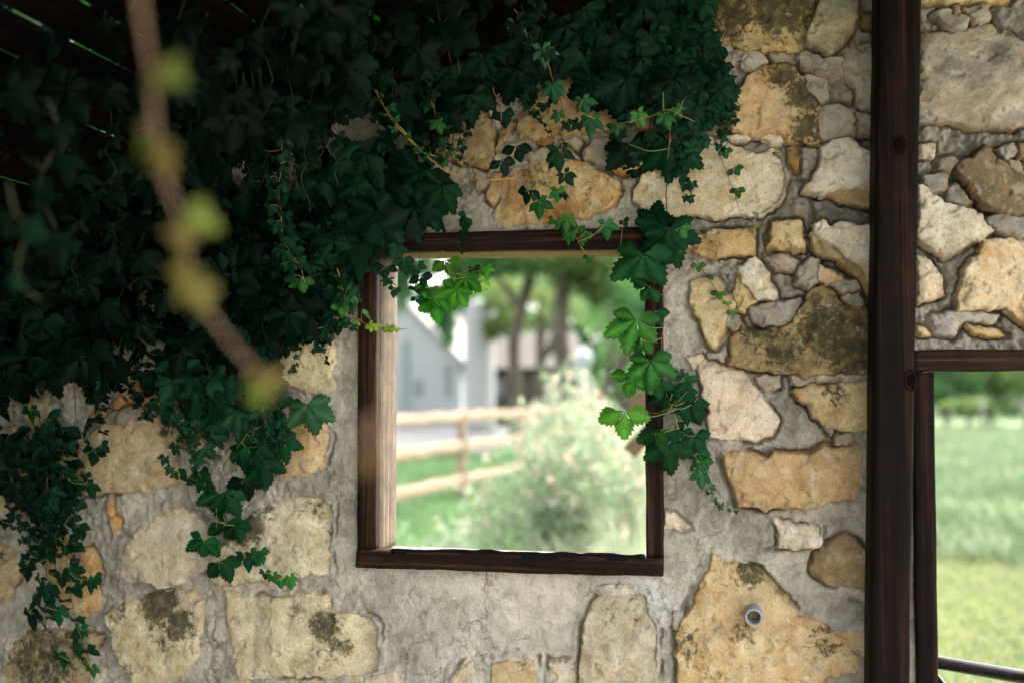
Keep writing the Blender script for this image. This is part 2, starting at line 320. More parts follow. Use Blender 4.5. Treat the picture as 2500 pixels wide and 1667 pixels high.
# ------------------------------------------------------------------ the stone wall
CR = (.67, .59, .46); PALE = (.74, .69, .58); OC = (.53, .39, .19); YE = (.60, .47, .26); BR = (.20, .13, .07); GRY = (.36, .33, .28)
OR = (.56, .32, .13); PK = (.68, .58, .49); DKM = (.24, .18, .095); DO = (.34, .21, .09); WG = (.50, .46, .38)
ST = [  # view, outline, colour, protrusion(m), stain colour, stain amount, moss blobs (x,y,r,strength)
 ('C', [(330,-60),(1040,-60),(1000,110),(940,240),(925,335),(760,330),(560,325),(400,270),(360,120)], YE, .020, OR, .4, [(450,60,260,.9),(800,20,260,1),(700,150,120,.4)]),
 ('C', [(1050,60),(1090,-60),(1285,-60),(1275,140),(1240,230),(1180,300),(1080,370),(1050,330),(945,285),(1000,150)], (.38,.37,.26), .03, CR, .4, [(1060,120,120,.25)]),
 ('C', [(545,370),(600,335),(680,345),(710,400),(640,460),(550,445)], WG, .012, PK, .3, []),
 ('C', [(440,760),(510,640),(560,560),(620,480),(760,420),(870,425),(940,490),(1000,600),(1050,680),(1045,900),(960,920),(850,910),(760,850),(650,870),(560,860),(460,810)], (.66,.48,.28), .026, OR, .5, [(820,480,130,.85),(950,620,140,.9),(970,820,130,.9),(700,500,80,.5),(470,760,70,.6)]),
 ('C', [(1200,320),(1330,280),(1450,300),(1450,695),(1290,680),(1280,560),(1190,480)], WG, .012, GRY, .5, []),
 ('C', [(1290,100),(1380,95),(1440,170),(1340,180)], BR, .015, OC, .3, []),
 ('C', [(650,870),(700,855),(790,880),(800,910),(730,918)], PALE, .014, PALE, 0, []),
 ('C', [(450,882),(580,862),(585,895),(450,893)], PALE, .012, PALE, 0, []),
 ('C', [(-130,1230),(-60,1110),(40,1020),(160,940),(290,900),(330,880),(560,960),(640,990),(740,950),(800,1000),(840,1110),(830,1230),(780,1300),(660,1370),(500,1350),(400,1390),(250,1370),(100,1370),(-40,1370),(-120,1290)], CR, .014, YE, .6, [(130,1150,180,.25),(560,1130,80,.25)]),
 ('C', [(1060,940),(1140,905),(1250,905),(1330,980),(1450,960),(1450,1240),(1300,1210),(1200,1215),(1070,1245),(940,1225),(1010,1160),(1040,1060)], PALE, .032, CR, .5, []),
 ('C', [(1080,1245),(1200,1222),(1300,1218),(1450,1250),(1450,1335),(1300,1300),(1200,1290)], (.42,.29,.16), .016, OC, .3, []),  # underside of the pale stone above, its shade put into the brown
 ('C', [(845,965),(880,940),(905,1010),(900,1090),(850,1040)], DO, .012, OC, .3, []),
 ('F', [(210,130),(420,90),(625,85),(635,240),(440,245),(350,262),(250,235),(180,180)], OC, .024, (.30,.16,.05), .6, [(350,180,90,.35)]),
 ('F', [(750,30),(915,30),(925,110),(945,213),(800,205),(730,190)], YE, .028, (.34,.20,.07), .5, [(830,180,60,.4)]),
 ('F', [(1010,60),(1060,30),(1110,75),(1180,50),(1290,80),(1430,60),(1430,560),(1380,470),(1310,320),(1240,290),(1120,190),(1010,110)], PALE, .045, CR, .3, []),
 ('F', [(995,110),(1120,195),(1240,295),(1305,325),(1375,475),(1372,520),(1310,410),(1240,350),(1040,230),(1010,180)], (.36,.27,.16), .026, OC, .2, []),  # dark area beneath the pale stone: underside shade held in the colour
 ('F', [(520,340),(640,260),(690,340),(740,440),(778,500),(750,530),(700,515),(650,525),(560,430)], PALE, .026, CR, .4, []),
 ('F', [(500,460),(530,400),(560,440),(645,530),(560,610),(515,600)], YE, .016, OC, .3, []),
 ('F', [(235,400),(400,395),(440,480),(510,490),(500,590),(440,630),(435,760),(385,835),(340,800),(300,700),(260,640),(215,570),(195,520),(230,480)], (.58,.46,.27), .015, YE, .5, []),
 ('F', [(1050,325),(1170,380),(1180,400),(1090,430),(1025,400)], (.64,.47,.30), .022, CR, .3, []),
 ('F', [(480,780),(560,700),(700,730),(860,690),(900,600),(1000,460),(1070,430),(1150,490),(1200,570),(1300,580),(1430,560),(1430,1000),(1150,1000),(960,1010),(880,990),(770,980),(600,965),(465,940),(490,880)], (.34,.25,.13), .026, BR, .8, [(650,740,130,.8),(800,840,150,.8),(1100,700,230,.8),(1250,850,180,1.0),(1000,560,120,.65),(1320,700,150,.8)]),
 ('F', [(600,600),(720,560),(830,540),(910,530),(880,640),(820,690),(700,690),(620,660)], (.33,.32,.30), .022, GRY, .3, []),
 ('F', [(195,905),(290,880),(310,920),(235,965)], CR, .014, YE, .3, []),
 ('F', [(250,960),(330,920),(450,960),(560,1000),(640,1080),(700,1180),(745,1240),(785,1310),(740,1390),(640,1425),(500,1410),(350,1390),(320,1310),(340,1240),(310,1180),(300,1080)], (.68,.56,.44), .022, PK, .6, []),
 ('F', [(880,1110),(970,1060),(1080,1080),(1200,1060),(1420,1045),(1420,1355),(1230,1355),(1140,1340),(1080,1310),(1010,1270),(980,1200),(920,1140)], (.60,.47,.27), .022, OC, .5, [(1140,1130,110,.55)]),
 ('I', [(430,90),(600,90),(680,130),(800,90),(980,110),(1080,50),(1200,60),(1305,50),(1290,200),(1305,280),(1270,380),(1130,410),(1000,440),(860,425),(700,460),(600,440),(520,440),(520,340),(460,240),(440,170)], (.52,.37,.20), .030, (.36,.22,.09), .55, []),
 ('I', [(750,540),(850,530),(890,580),(1000,550),(1062,550),(1058,690),(900,695),(770,695),(790,620)], (.72,.65,.53), .016, PALE, 0, []),
 ('I', [(1020,750),(1100,690),(1200,610),(1280,660),(1320,720),(1340,960),(1160,940),(1080,920),(1000,860)], (.34,.24,.13), .022, (.25,.20,.14), .6, []),
 ('I', [(360,740),(430,810),(520,790),(640,830),(710,890),(770,980),(860,1050),(900,1130),(1040,1170),(1160,1230),(1240,1330),(1290,1420),(1290,1490),(1100,1530),(1000,1640),(150,1680),(130,1240),(200,1140),(260,1000),(330,860)], (.60,.46,.26), .024, (.50,.30,.12), .55, [(600,850,110,.85),(420,930,90,.4),(200,1300,150,.5),(560,1230,110,.5),(1080,1290,120,.6),(330,1500,120,.35)]),
 ('I', [(1160,1230),(1300,1220),(1330,1400),(1230,1310)], YE, .012, OC, .3, []),
 ('I', [(65,480),(120,490),(160,530),(220,570),(170,580),(110,555),(65,580)], CR, .007, CR, 0, []),
 ('C', [(1690,210),(1800,220),(2000,180),(2150,170),(2290,230),(2400,290),(2480,500),(2450,760),(2250,830),(2130,800),(1980,820),(1900,780),(1690,770)], (.46,.40,.32), .020, (.24,.22,.19), .9, [(2100,350,160,.12)]),
 ('C', [(1690,-40),(2300,-40),(2200,20),(1900,30),(1690,18)], YE, .015, OC, .3, []),
 ('C', [(1905,1090),(2100,940),(2160,1000),(2220,1050),(2290,1130),(2380,1280),(2340,1370),(2260,1385),(2060,1310),(1980,1200),(1915,1110)], (.20,.145,.085), .034, (.12,.10,.07), .6, []),
 ('F', [(1670,-190),(1720,-180),(1790,-120),(1860,-80),(2050,-10),(2160,85),(1960,210),(1835,255),(1790,220),(1670,150)], (.60,.54,.44), .028, PALE, .3, []),
 ('F', [(1670,250),(1720,255),(1810,370),(1828,510),(1670,550)], (.62,.53,.40), .018, CR, .3, []),
 ('F', [(1920,500),(1960,340),(2060,250),(2090,150),(2230,150),(2352,140),(2480,150),(2480,720),(2340,670),(2240,620),(2230,580),(2130,590),(2050,580),(1930,590)], (.62,.50,.33), .030, OR, .6, [(1960,420,70,.45),(2130,540,60,.3)]),
 ('F', [(1990,690),(2060,705),(2200,735),(2230,760),(2100,755),(2010,740)], OC, .012, YE, .2, []),
 ('F', [(1670,700),(1720,710),(1745,745),(1720,755),(1670,740)], YE, .010, YE, 0, []),
 ('C', [(1690,930),(1760,920),(1770,960),(1760,1000),(1690,990)], PK, .012, PALE, .2, []),
 ('H', [(1700,1020),(1820,1000),(1960,990),(2040,1010),(2060,1100),(2110,1180),(2100,1680),(1600,1680),(1630,1350),(1640,1200),(1670,1080)], (.46,.41,.31), .016, (.62,.53,.41), .8, [(1900,1120,140,.3)]),
 ('H', [(880,1430),(970,1385),(960,1440),(920,1500),(850,1560),(880,1680),(740,1680),(780,1540)], CR, .008, YE, .4, [(900,1500,60,.2)]),
 ('H', [(1050,1440),(1150,1400),(1230,1420),(1330,1410),(1340,1680),(1060,1680),(1040,1560)], (.56,.45,.27), .008, OC, .4, [(1250,1450,60,.5)]),
 ('H', [(1415,1430),(1480,1440),(1590,1405),(1590,1680),(1430,1680)], CR, .008, YE, .4, [(1540,1480,60,.3)]),
 ('H', [(-20,1560),(120,1530),(300,1510),(420,1490),(500,1560),(540,1680),(-40,1680)], (.66,.54,.42), .010, CR, .3, []),
 ('G', [(1460,960),(1530,990),(1750,1030),(1900,1010),(2000,990),(2090,1010),(2100,1090),(2200,1130),(2290,1110),(2400,1160),(2420,1200),(2430,1480),(2390,1500),(2300,1530),(2130,1530),(1950,1500),(1800,1510),(1560,1530),(1510,1440),(1480,1200),(1460,1060)], (.66,.57,.40), .024, (.46,.38,.22), .6, [(2090,1190,110,.95),(1920,1090,80,.5),(2170,1340,110,.55),(2050,1420,120,.4)]),
 ('G', [(690,1130),(800,1060),(1000,980),(1120,950),(1250,970),(1260,1040),(1310,1050),(1300,1150),(1270,1280),(1280,1400),(1180,1500),(1100,1540),(870,1620),(850,1500),(780,1400),(730,1260)], (.64,.55,.37), .024, YE, .5, [(1040,1040,150,1.0),(1170,1180,120,.95),(1090,1300,100,.5),(780,1100,80,.6),(1000,1180,90,.5)]),
 ('G', [(770,850),(810,700),(870,620),(980,520),(1060,440),(1190,440),(1280,500),(1340,600),(1380,700),(1350,830),(1230,870),(1150,930),(1040,945),(960,900),(900,890),(770,875)], (.64,.55,.41), .018, CR, .4, []),
 ('G', [(1530,540),(1640,470),(1780,400),(1900,370),(2050,370),(2140,410),(2130,600),(2110,700),(2130,890),(2060,890),(1990,865),(1920,880),(1800,910),(1620,900),(1500,930),(1430,930),(1370,870),(1390,760),(1500,620)], (.66,.58,.42), .020, (.48,.38,.20), .5, [(1600,560,130,1.0),(1700,470,90,.6),(2000,440,110,.5),(2080,620,90,.35),(1950,780,120,.3)]),
 ('G', [(460,75),(560,0),(690,-80),(760,-75),(810,-50),(870,-115),(970,-135),(1020,-125),(1060,0),(1090,80),(1150,180),(1180,250),(1100,310),(940,340),(620,355),(350,380),(250,300),(380,170)], (.58,.46,.30), .024, OC, .35, []),
 ('G', [(680,370),(710,360),(720,500),(770,520),(765,600),(730,650),(715,560),(690,440)], OR, .008, YE, .2, []),
 ('G', [(280,640),(440,640),(520,690),(580,700),(620,790),(655,900),(660,1050),(640,1105),(570,1110),(560,1135),(460,1105),(400,1000),(330,900),(280,760)], (.56,.38,.18), .016, OR, .7, [(520,760,80,.5)]),
 ('G', [(-60,680),(70,680),(120,740),(130,900),(80,960),(75,1020),(-60,1060)], (.44,.32,.18), .014, CR, .4, [(20,780,80,.6)]),
 ('G', [(-60,130),(100,90),(180,140),(190,200),(150,480),(-60,490)], (.50,.40,.25), .012, CR, .4, []),
 ('G', [(70,1320),(200,1220),(420,1220),(600,1260),(650,1270),(620,1340),(560,1360),(600,1500),(560,1680),(60,1680),(10,1500)], (.40,.32,.18), .020, CR, .5, [(300,1400,300,.75),(500,1350,100,.6)]),
 ('G', [(590,1500),(650,1455),(685,1480),(680,1530),(640,1560),(600,1540)], (.62,.56,.46), .010, PALE, 0, []),
 ('G', [(1360,1150),(1440,1130),(1475,1230),(1460,1330),(1370,1270)], (.52,.48,.40), .008, PALE, .3, []),
 ('G', [(1330,1580),(1500,1530),(1650,1550),(1780,1590),(1800,1700),(1300,1700)], (.64,.52,.40), .008, CR, .3, []),
 ('G', [(1860,1550),(2020,1550),(2100,1600),(2080,1700),(1860,1700)], (.60,.53,.43), .008, CR, .3, []),
 ('D', [(835,1020),(1000,1020),(1030,1200),(830,1190)], (.48,.28,.11), .014, BR, .4, []),
 ('D', [(1050,1340),(1120,1260),(1210,1220),(1260,1300),(1300,1400),(1390,1420),(1400,1510),(1320,1490),(1180,1450),(1090,1420),(1020,1380)], (.56,.46,.27), .018, YE, .3, [(1060,1360,60,.8),(1230,1390,110,.8),(1350,1460,60,.6)]),
 ('D', [(1780,900),(1850,760),(2000,690),(2110,640),(2150,770),(2140,930),(2110,990),(2145,1090),(2050,1130),(1960,1110),(1820,1060)], (.68,.58,.38), .020, CR, .4, [(2130,740,60,.6)]),
 ('D', [(1600,1340),(1800,1250),(1950,1290),(2050,1280),(2120,1400),(2100,1500),(2080,1583),(1940,1653),(1800,1650),(1700,1560),(1600,1450)], (.58,.42,.24), .016, OR, .6, []),
 ('D', [(580,1280),(660,1230),(665,1280),(600,1310)], OR, .012, OC, .3, []), ('D', [(725,1185),(815,1110),(828,1180),(745,1215)], OR, .012, OC, .3, []),
 ('D', [(160,1180),(310,1160),(360,1400),(270,1430),(180,1300)], (.40,.29,.15), .012, CR, .3, []),
 ('D', [(20,1380),(90,1340),(110,1400),(60,1420)], YE, .010, OC, .3, []),
 ('D', [(690,1300),(820,1205),(1030,1215),(1020,1265),(870,1280),(810,1345),(760,1325)], (.32,.28,.24), .010, GRY, .3, []),
 ('D', [(1040,1230),(1090,1160),(1160,1230),(1090,1310),(1040,1310)], (.34,.30,.25), .014, GRY, .3, []),
 ('D', [(1440,190),(1850,160),(1870,270),(1660,270),(1480,245)], (.48,.31,.13), .020, OR, .4, []),
 ('B', [(800,830),(880,740),(960,700),(1040,800),(1060,860),(1050,1000),(1010,1070),(940,1060),(830,1030),(690,980),(680,840)], (.40,.30,.17), .026, (.26,.18,.09), .6, [(850,850,110,.35)]),
 ('B', [(1090,950),(1110,850),(1170,780),(1200,790),(1140,900),(1080,970)], (.42,.31,.17), .020, OC, .3, []),
 ('B', [(1240,760),(1300,680),(1480,480),(1700,500),(1880,700),(1850,820),(1600,860),(1370,890),(1240,890),(1225,840)], (.44,.31,.15), .028, (.30,.20,.09), .5, [(1400,700,110,.25)]),
 ('B', [(1900,740),(2040,640),(2170,680),(2150,830),(1980,830)], (.42,.28,.13), .020, OC, .3, []),
 ('B', [(1330,910),(1430,870),(1440,900),(1380,935)], (.34,.19,.08), .016, OC, .2, []),
 ('B', [(1640,960),(1700,890),(1830,880),(1840,1000),(1760,1030),(1640,1020)], (.40,.36,.28), .014, CR, .3, []),
 ('B', [(1830,1050),(1850,1010),(1940,1000),(2035,1010),(1960,1090),(1870,1115),(1830,1095)], (.50,.27,.09), .036, OR, .2, []),
 ('B', [(1110,1140),(1200,1080),(1330,1040),(1500,1020),(1660,1040),(1740,1100),(1850,1180),(1860,1240),(1800,1330),(1700,1390),(1640,1410),(1500,1390),(1320,1440),(1090,1450),(1055,1370),(1110,1260)], (.58,.42,.21), .018, (.40,.19,.06), .8, [(1350,1130,130,.5),(1650,1230,70,.35)]),
 ('B', [(1020,1280),(1060,1120),(1110,1100),(1110,1200),(1060,1310)], (.42,.29,.14), .014, OC, .3, []),
 ('B', [(450,1300),(560,1240),(700,1170),(740,1340),(620,1370),(480,1350)], (.42,.25,.09), .018, OR, .5, []),
 ('B', [(120,1150),(300,1020),(600,1020),(660,1080),(640,1140),(400,1200),(150,1280)], (.36,.21,.09), .018, BR, .5, []),
 ('B', [(1490,110),(1560,85),(1650,100),(1650,200),(1560,220),(1490,170)], (.44,.28,.12), .018, OC, .3, []),
 ('C', [(890,390),(960,330),(1060,400),(1190,370),(1195,500),(1150,540),(1080,510),(1000,475),(950,450)], (.36,.33,.28), .026, GRY, .5, []),
 ('C', [(720,345),(910,350),(900,400),(760,410)], (.40,.36,.30), .012, GRY, .5, []), ('C', [(950,490),(1040,500),(1110,540),(1105,620),(1060,650),(990,580)], (.42,.39,.33), .014, GRY, .4, []),
 ('C', [(1060,690),(1180,680),(1260,720),(1270,860),(1200,880),(1080,890),(1020,790)], (.42,.39,.33), .010, GRY, .4, []), ('C', [(1280,720),(1450,740),(1450,870),(1300,860)], (.34,.31,.27), .012, GRY, .5, []),
 ('C', [(1760,100),(1850,60),(1980,130),(1960,190),(1860,190)], (.34,.31,.26), .022, GRY, .5, []), ('C', [(1960,60),(2100,60),(2130,140),(2030,150)], (.38,.35,.29), .020, GRY, .4, []), ('C', [(1880,60),(1925,35),(1945,85),(1900,105)], (.22,.16,.10), .018, BR, .4, []),
 ('C', [(2180,960),(2260,935),(2290,980),(2230,1020)], (.30,.28,.25), .018, GRY, .5, []), ('C', [(2310,930),(2480,920),(2480,1010),(2320,1000)], (.26,.20,.13), .018, BR, .5, []), ('C', [(2240,1030),(2310,1030),(2340,1110),(2290,1100)], (.30,.28,.25), .016, GRY, .5, []),
 ('C', [(1710,1130),(1850,1110),(1870,1180),(1830,1235),(1750,1230)], (.30,.28,.25), .020, GRY, .5, []), ('C', [(1850,1200),(1920,1180),(2000,1300),(1950,1340),(1860,1280)], (.30,.28,.25), .018, GRY, .5, []), ('C', [(1780,1020),(1890,1010),(1930,1060),(1860,1110),(1790,1080)], (.32,.30,.26), .018, GRY, .5, []),
 ('C', [(2110,1400),(2200,1370),(2330,1400),(2480,1390),(2480,1500),(2300,1520),(2200,1490)], (.27,.25,.22), .022, GRY, .6, []), ('F', [(1750,640),(1900,600),(2080,600),(2180,640),(2160,680),(1980,670),(1900,760),(1780,740)], (.42,.40,.37), .012, GRY, .3, []),
 ('F', [(910,330),(1000,260),(1040,270),(1035,400),(980,450),(900,420)], (.40,.37,.31), .016, GRY, .4, []), ('F', [(1110,430),(1180,400),(1290,420),(1310,470),(1200,480)], (.34,.32,.28), .022, GRY, .4, []), ('F', [(700,250),(820,240),(900,280),(880,340),(760,340)], (.36,.33,.28), .014, GRY, .5, []),
 ('F', [(1200,500),(1290,490),(1320,560),(1240,580)], (.28,.26,.23), .018, GRY, .5, []), ('F', [(640,1020),(700,1010),(790,1010),(780,1090),(700,1110)], (.36,.33,.28), .016, GRY, .4, []), ('F', [(860,1010),(1350,1020),(1340,1040),(1200,1050),(980,1045),(890,1060)], (.40,.36,.30), .014, GRY, .4, []),
 ('F', [(1150,1380),(1230,1370),(1260,1420),(1220,1450),(1160,1440)], (.32,.29,.25), .018, GRY, .4, []), ('F', [(1090,1320),(1130,1340),(1120,1375),(1095,1360)], (.42,.38,.32), .014, GRY, .4, []), ('F', [(440,620),(520,640),(550,690),(500,740),(440,700)], (.33,.31,.27), .016, GRY, .4, []),
 ('I', [(120,1110),(180,1110),(190,1180),(140,1230),(110,1200)], (.42,.40,.36), .010, GRY, .3, []), ('H', [(1720,960),(1880,940),(1950,960),(1940,985),(1760,1005)], (.52,.49,.44), .012, PALE, .3, []), ('H', [(980,1380),(1080,1370),(1060,1440),(1030,1460)], (.42,.42,.41), .008, GRY, .2, []),
 ('B', [(1500,860),(1560,850),(1620,900),(1590,950),(1520,930)], (.40,.35,.27), .018, GRY, .4, []), ('B', [(1280,960),(1400,950),(1450,990),(1400,1030),(1300,1040),(1230,1010)], (.38,.33,.26), .016, GRY, .4, []), ('B', [(1440,960),(1540,960),(1600,1010),(1500,1020),(1440,1000)], (.38,.34,.27), .018, GRY, .4, []), ('B', [(1140,930),(1220,920),(1240,980),(1170,1010)], (.38,.33,.26), .014, GRY, .4, []), ('B', [(930,1090),(1010,1120),(1010,1200),(960,1210)], (.36,.31,.25), .016, GRY, .4, []),
 # under the creeper
 ('P', [(60,560),(220,540),(260,640),(180,730),(70,700)], OC, .014, BR, .4, []), ('P', [(300,620),(480,600),(500,720),(380,780),(290,720)], CR, .014, OC, .4, []),
 ('P', [(520,640),(700,650),(720,760),(640,840),(530,790)], YE, .014, BR, .4, []), ('P', [(20,760),(180,770),(200,880),(60,910),(-20,860)], OC, .014, BR, .4, []),
 ('P', [(230,800),(400,820),(420,900),(330,930),(240,900)], CR, .012, BR, .4, []), ('P', [(600,330),(760,300),(790,420),(700,480),(600,440)], CR, .014, BR, .4, []),
 ('P', [(930,150),(1080,60),(1180,150),(1120,250),(980,250)], OC, .016, BR, .4, []), ('P', [(1220,40),(1330,60),(1330,190),(1240,230),(1180,130)], YE, .016, BR, .4, []),
 ('P', [(1480,60),(1640,40),(1700,120),(1620,220),(1500,190)], OC, .016, BR, .4, []), ('P', [(1200,-80),(1450,-70),(1440,20),(1240,20)], OC, .016, BR, .4, []),
]
GS = .0033
p00 = at(-140, -90); p11 = at(2600, 1780)
X0, X1 = p00.x, p11.x + .02; Z1_, Z0_ = p00.z + .02, at(1250, 1800).z
xs = np.arange(X0, X1, GS); zs = np.arange(Z0_, Z1_, GS)
xs = np.concatenate([np.arange(X0 - 1.2, X0, .03), xs, np.arange(X1 + .02, X1 + 1.0, .03)]); zs = np.concatenate([np.arange(0, Z0_, .03), zs, np.arange(Z1_ + .02, Z1_ + .55, .03)])
XX, ZZ = np.meshgrid(xs, zs)
far = np.full(XX.shape, -1e3)      # distance into the nearest stone (negative outside)
def wz(view, pts): return [((lambda q: (q.x, q.z))(at(*S(view, *p)))) for p in pts]
WALL = empty('stone_wall', (at(1250, 1667).x, 0, 0), 'rough fieldstone wall bedded in grey mortar with a square window opening and a doorway', 'wall')
TCOL = {}
def stone(k, view, pts, col, h0, scol, samt, moss):
    P = np.array(wz(view, pts)); cx, cz = P.mean(0)
    x0, x1 = P[:, 0].min() - .012, P[:, 0].max() + .012; z0, z1 = P[:, 1].min() - .012, P[:, 1].max() + .012
    ia = np.where((xs > x0) & (xs < x1))[0]; ja = np.where((zs > z0) & (zs < z1))[0]
    if len(ia) < 4 or len(ja) < 4: return
    X = XX[np.ix_(ja, ia)]; Z = ZZ[np.ix_(ja, ia)]
    wx = .007 * fbm(X, Z, 14, 2, 50) + .008 * fbm(X, Z, 45, 3, 52); wz_ = .007 * fbm(X, Z, 14, 2, 60) + .008 * fbm(X, Z, 45, 3, 62)
    sd = polysd(P, X + wx, Z + wz_) + .0045
    far[np.ix_(ja, ia)] = np.maximum(far[np.ix_(ja, ia)], sd)
    rnd = np.random.RandomState(k + 100); size = min(x1 - x0, z1 - z0)
    r = np.maximum(.003, min(.007, size * .12) * (.6 + .6 * rnd.rand()) + .006 * fbm(X, Z, 16, 2, k))
    prof = sst(0, 1, (sd + .003) / r)
    tx, tz = rnd.uniform(-.06, .06), rnd.uniform(-.10, .03)
    facet = np.zeros(X.shape); rad_ = .5 * size
    for _ in range(5):
        th_ = rnd.uniform(0, 2 * np.pi); sl_ = rnd.uniform(.12, .42); facet = np.minimum(facet, sl_ * (rad_ * rnd.uniform(.35, .95) - (X - cx) * np.cos(th_) - (Z - cz) * np.sin(th_)))
    facet = np.maximum(facet, -h0 * .75 - .003)
    low = fbm(X, Z, 7 + 3 * rnd.rand(), 3, k * 5 + 7); hi = fbm(X, Z, 34, 5, k * 3 + 1, .6)
    fac = np.abs(fbm(X, Z, 11, 3, k * 7 + 2))
    chip = sst(.12, .2, fbm(X, Z, 24, 3, k + 31) - sst(0, .03, sd) * .25 + .05)
    h = -.022 + (h0 + .022) * prof + prof * (facet + .002 + tx * (X - cx) + tz * (Z - cz) + .009 * low + .0024 * hi - .007 * fac * (h0 > .012)) - .006 * chip * prof
    n = X.size; im = np.arange(n).reshape(X.shape); keep = (sd > -.005)
    kq = keep[:-1, :-1] & keep[1:, :-1] & keep[:-1, 1:] & keep[1:, 1:]
    F = np.stack([im[:-1, :-1], im[:-1, 1:], im[1:, 1:], im[1:, :-1]], -1)[kq]
    if not len(F): return
    used = np.unique(F); re = np.zeros(n, int); re[used] = np.arange(len(used)); F = re[F]
    V = np.stack([X.ravel(), -h.ravel(), Z.ravel()], -1)[used]
    s1 = sst(-.05, .35, fbm(X, Z, 12, 4, k * 11 + 5)) * samt
    s2 = sst(.15, .5, fbm(X, Z, 25, 3, k * 13 + 9)) * .35
    c = np.array(col)[None, None] * (1 - s1[..., None]) + np.array(scol)[None, None] * s1[..., None]
    c = c * (1 - s2[..., None]) + (np.array(PALE) * (.6 + .4 * col[0] / .6))[None, None] * s2[..., None]
    rim = np.exp(-(sd / .012) ** 2)[..., None] * sst(-.2, .3, fbm(X, Z, 9, 2, k + 70))[..., None] * .45     # ochre rind on the broken edges
    c = c * (1 - rim) + np.array((.36, .22, .09)) * rim
    ms = np.zeros(X.shape)
    for (mx, my, mr, sg) in moss:
        q = at(*S(view, mx, my)); rr = mr * (ZK if view not in 'WP' else 1) * mpp(q)
        ms = np.maximum(ms, sg * np.exp(-(((X - q.x) ** 2 + (Z - q.z) ** 2) / (rr * rr * 1.1)) ** 1.5))
    o = mesh_np('mortar_lump' if (scol is GRY and col[0] < .45 and h0 != .020 and k < 200 and col[0] - col[2] < .13) else 'stone', V, F, M_STONE, WALL, tint=c.reshape(-1, 3)[used], moss=(ms + .05).ravel()[used])
for k, s in enumerate(ST): stone(k, *s)

# --- mortar body with the two openings
winP = [at(900, 598), at(1600, 590), at(1600, 1372), at(900, 1360)]
WX0, WX1 = at(905, 900).x, at(1592, 900).x; WZ0, WZ1 = at(1250, 1362).z, at(1250, 592).z
DX0, DZ1 = at(2262, 1200).x, at(2400, 872).z
def openmask(X, Z): return ((X > WX0) & (X < WX1) & (Z > WZ0) & (Z < WZ1)) | ((X > DX0) & (X < DX0 + 1.15) & (Z < DZ1))
big = fbm(XX, ZZ, 3.2, 3, 201)
q1 = at(2000, 350); q2 = at(1250, 1520); q3 = at(600, 900); q4 = at(2420, 500)
def blob(q, r): return np.exp(-(((XX - q.x) ** 2 + (ZZ - q.z) ** 2) / (r * r)))
rough = np.clip(.42 + .9 * blob(q1, .35) + .9 * blob(q4, .4) + .35 * big + .3 * blob(at(1950, 950), .3) - .35 * blob(q2, .30), .06, 1.2)
lump = np.abs(fbm(XX + .01 * fbm(XX, ZZ, 15, 2, 77), ZZ, 17, 4, 210)); fine = fbm(XX, ZZ, 55, 4, 220, .6)
layer = sst(-.01, .012, fbm(XX + .02 * fbm(XX, ZZ, 20, 3, 78), ZZ + .02 * fbm(XX, ZZ, 20, 3, 79), 5.5, 3, 230)) + sst(-.01, .012, fbm(XX + .015 * fbm(XX, ZZ, 25, 3, 88), ZZ, 8, 3, 240))
crk = np.abs(fbm(XX + .012 * fbm(XX, ZZ, 30, 3, 90), ZZ + .012 * fbm(XX, ZZ, 30, 3, 91), 6.5, 4, 250)); cm = sst(.0, .3, fbm(XX, ZZ, 4, 2, 255))
crack = np.exp(-(crk / .016) ** 2) * cm
H = .003 * big + rough * (.030 * lump + .015 * fine) + .0022 * (layer - 1) * np.clip(rough * 1.6, .5, 1.3) - .006 * crack
gap = np.exp(-((far + .002) / .0045) ** 2) * sst(.02, .3, fbm(XX, ZZ, 7, 3, 260) + .30 * blob(q1, .55) + .30 * blob(q4, .55) + .18 * blob(at(1950, 950), .45))
rr = np.clip(rough * 1.1 - .35, 0, 1); H = H + .007 * (1 - 2.2 * rr) * sst(-.03, 0, far) * (.7 + fbm(XX, ZZ, 10, 2, 261)) - .004 * rr - .028 * gap
def polyline_dip(view, pts, wid, dep):
    global H
    P = wz(view, pts); Xw = XX + .006 * fbm(XX, ZZ, 25, 3, 300); Zw = ZZ + .006 * fbm(XX, ZZ, 25, 3, 301)
    for (a, b) in zip(P[:-1], P[1:]):
        ex, ey = b[0] - a[0], b[1] - a[1]; t = np.clip(((Xw - a[0]) * ex + (Zw - a[1]) * ey) / (ex * ex + ey * ey), 0, 1)
        d = np.hypot(Xw - a[0] - t * ex, Zw - a[1] - t * ey); H = np.minimum(H, -dep * np.exp(-(d / wid) ** 2) + H * (1 - np.exp(-(d / wid) ** 2)))
polyline_dip('H', [(1700,1010),(1650,1180),(1610,1290),(1618,1420),(1590,1600)], .006, .03)
polyline_dip('H', [(2320,960),(2270,1090),(2280,1140),(2210,1240)], .006, .025)
polyline_dip('C', [(1120,640),(1250,680),(1400,710)], .007, .03); polyline_dip('C', [(1700,770),(1850,780),(2000,825),(2250,835)], .006, .03)
polyline_dip('C', [(1050,0),(960,200),(935,300),(940,330),(800,345)], .009, .03); polyline_dip('C', [(450,860),(640,880),(830,920),(1060,920)], .007, .03)
polyline_dip('F', [(460,945),(600,970),(770,985),(960,1015),(1360,1005)], .006, .03); polyline_dip('F', [(640,250),(650,350),(720,250),(730,200),(700,120)], .007, .03)
polyline_dip('I', [(400,130),(440,240),(510,420),(700,465),(860,430)], .006, .026); polyline_dip('F', [(510,480),(510,600),(430,780),(470,800)], .007, .03)
polyline_dip('F', [(1840,262),(1960,215),(2150,110),(2352,110)], .008, .03); polyline_dip('C', [(1930,1150),(2000,1280),(2250,1390)], .008, .03)
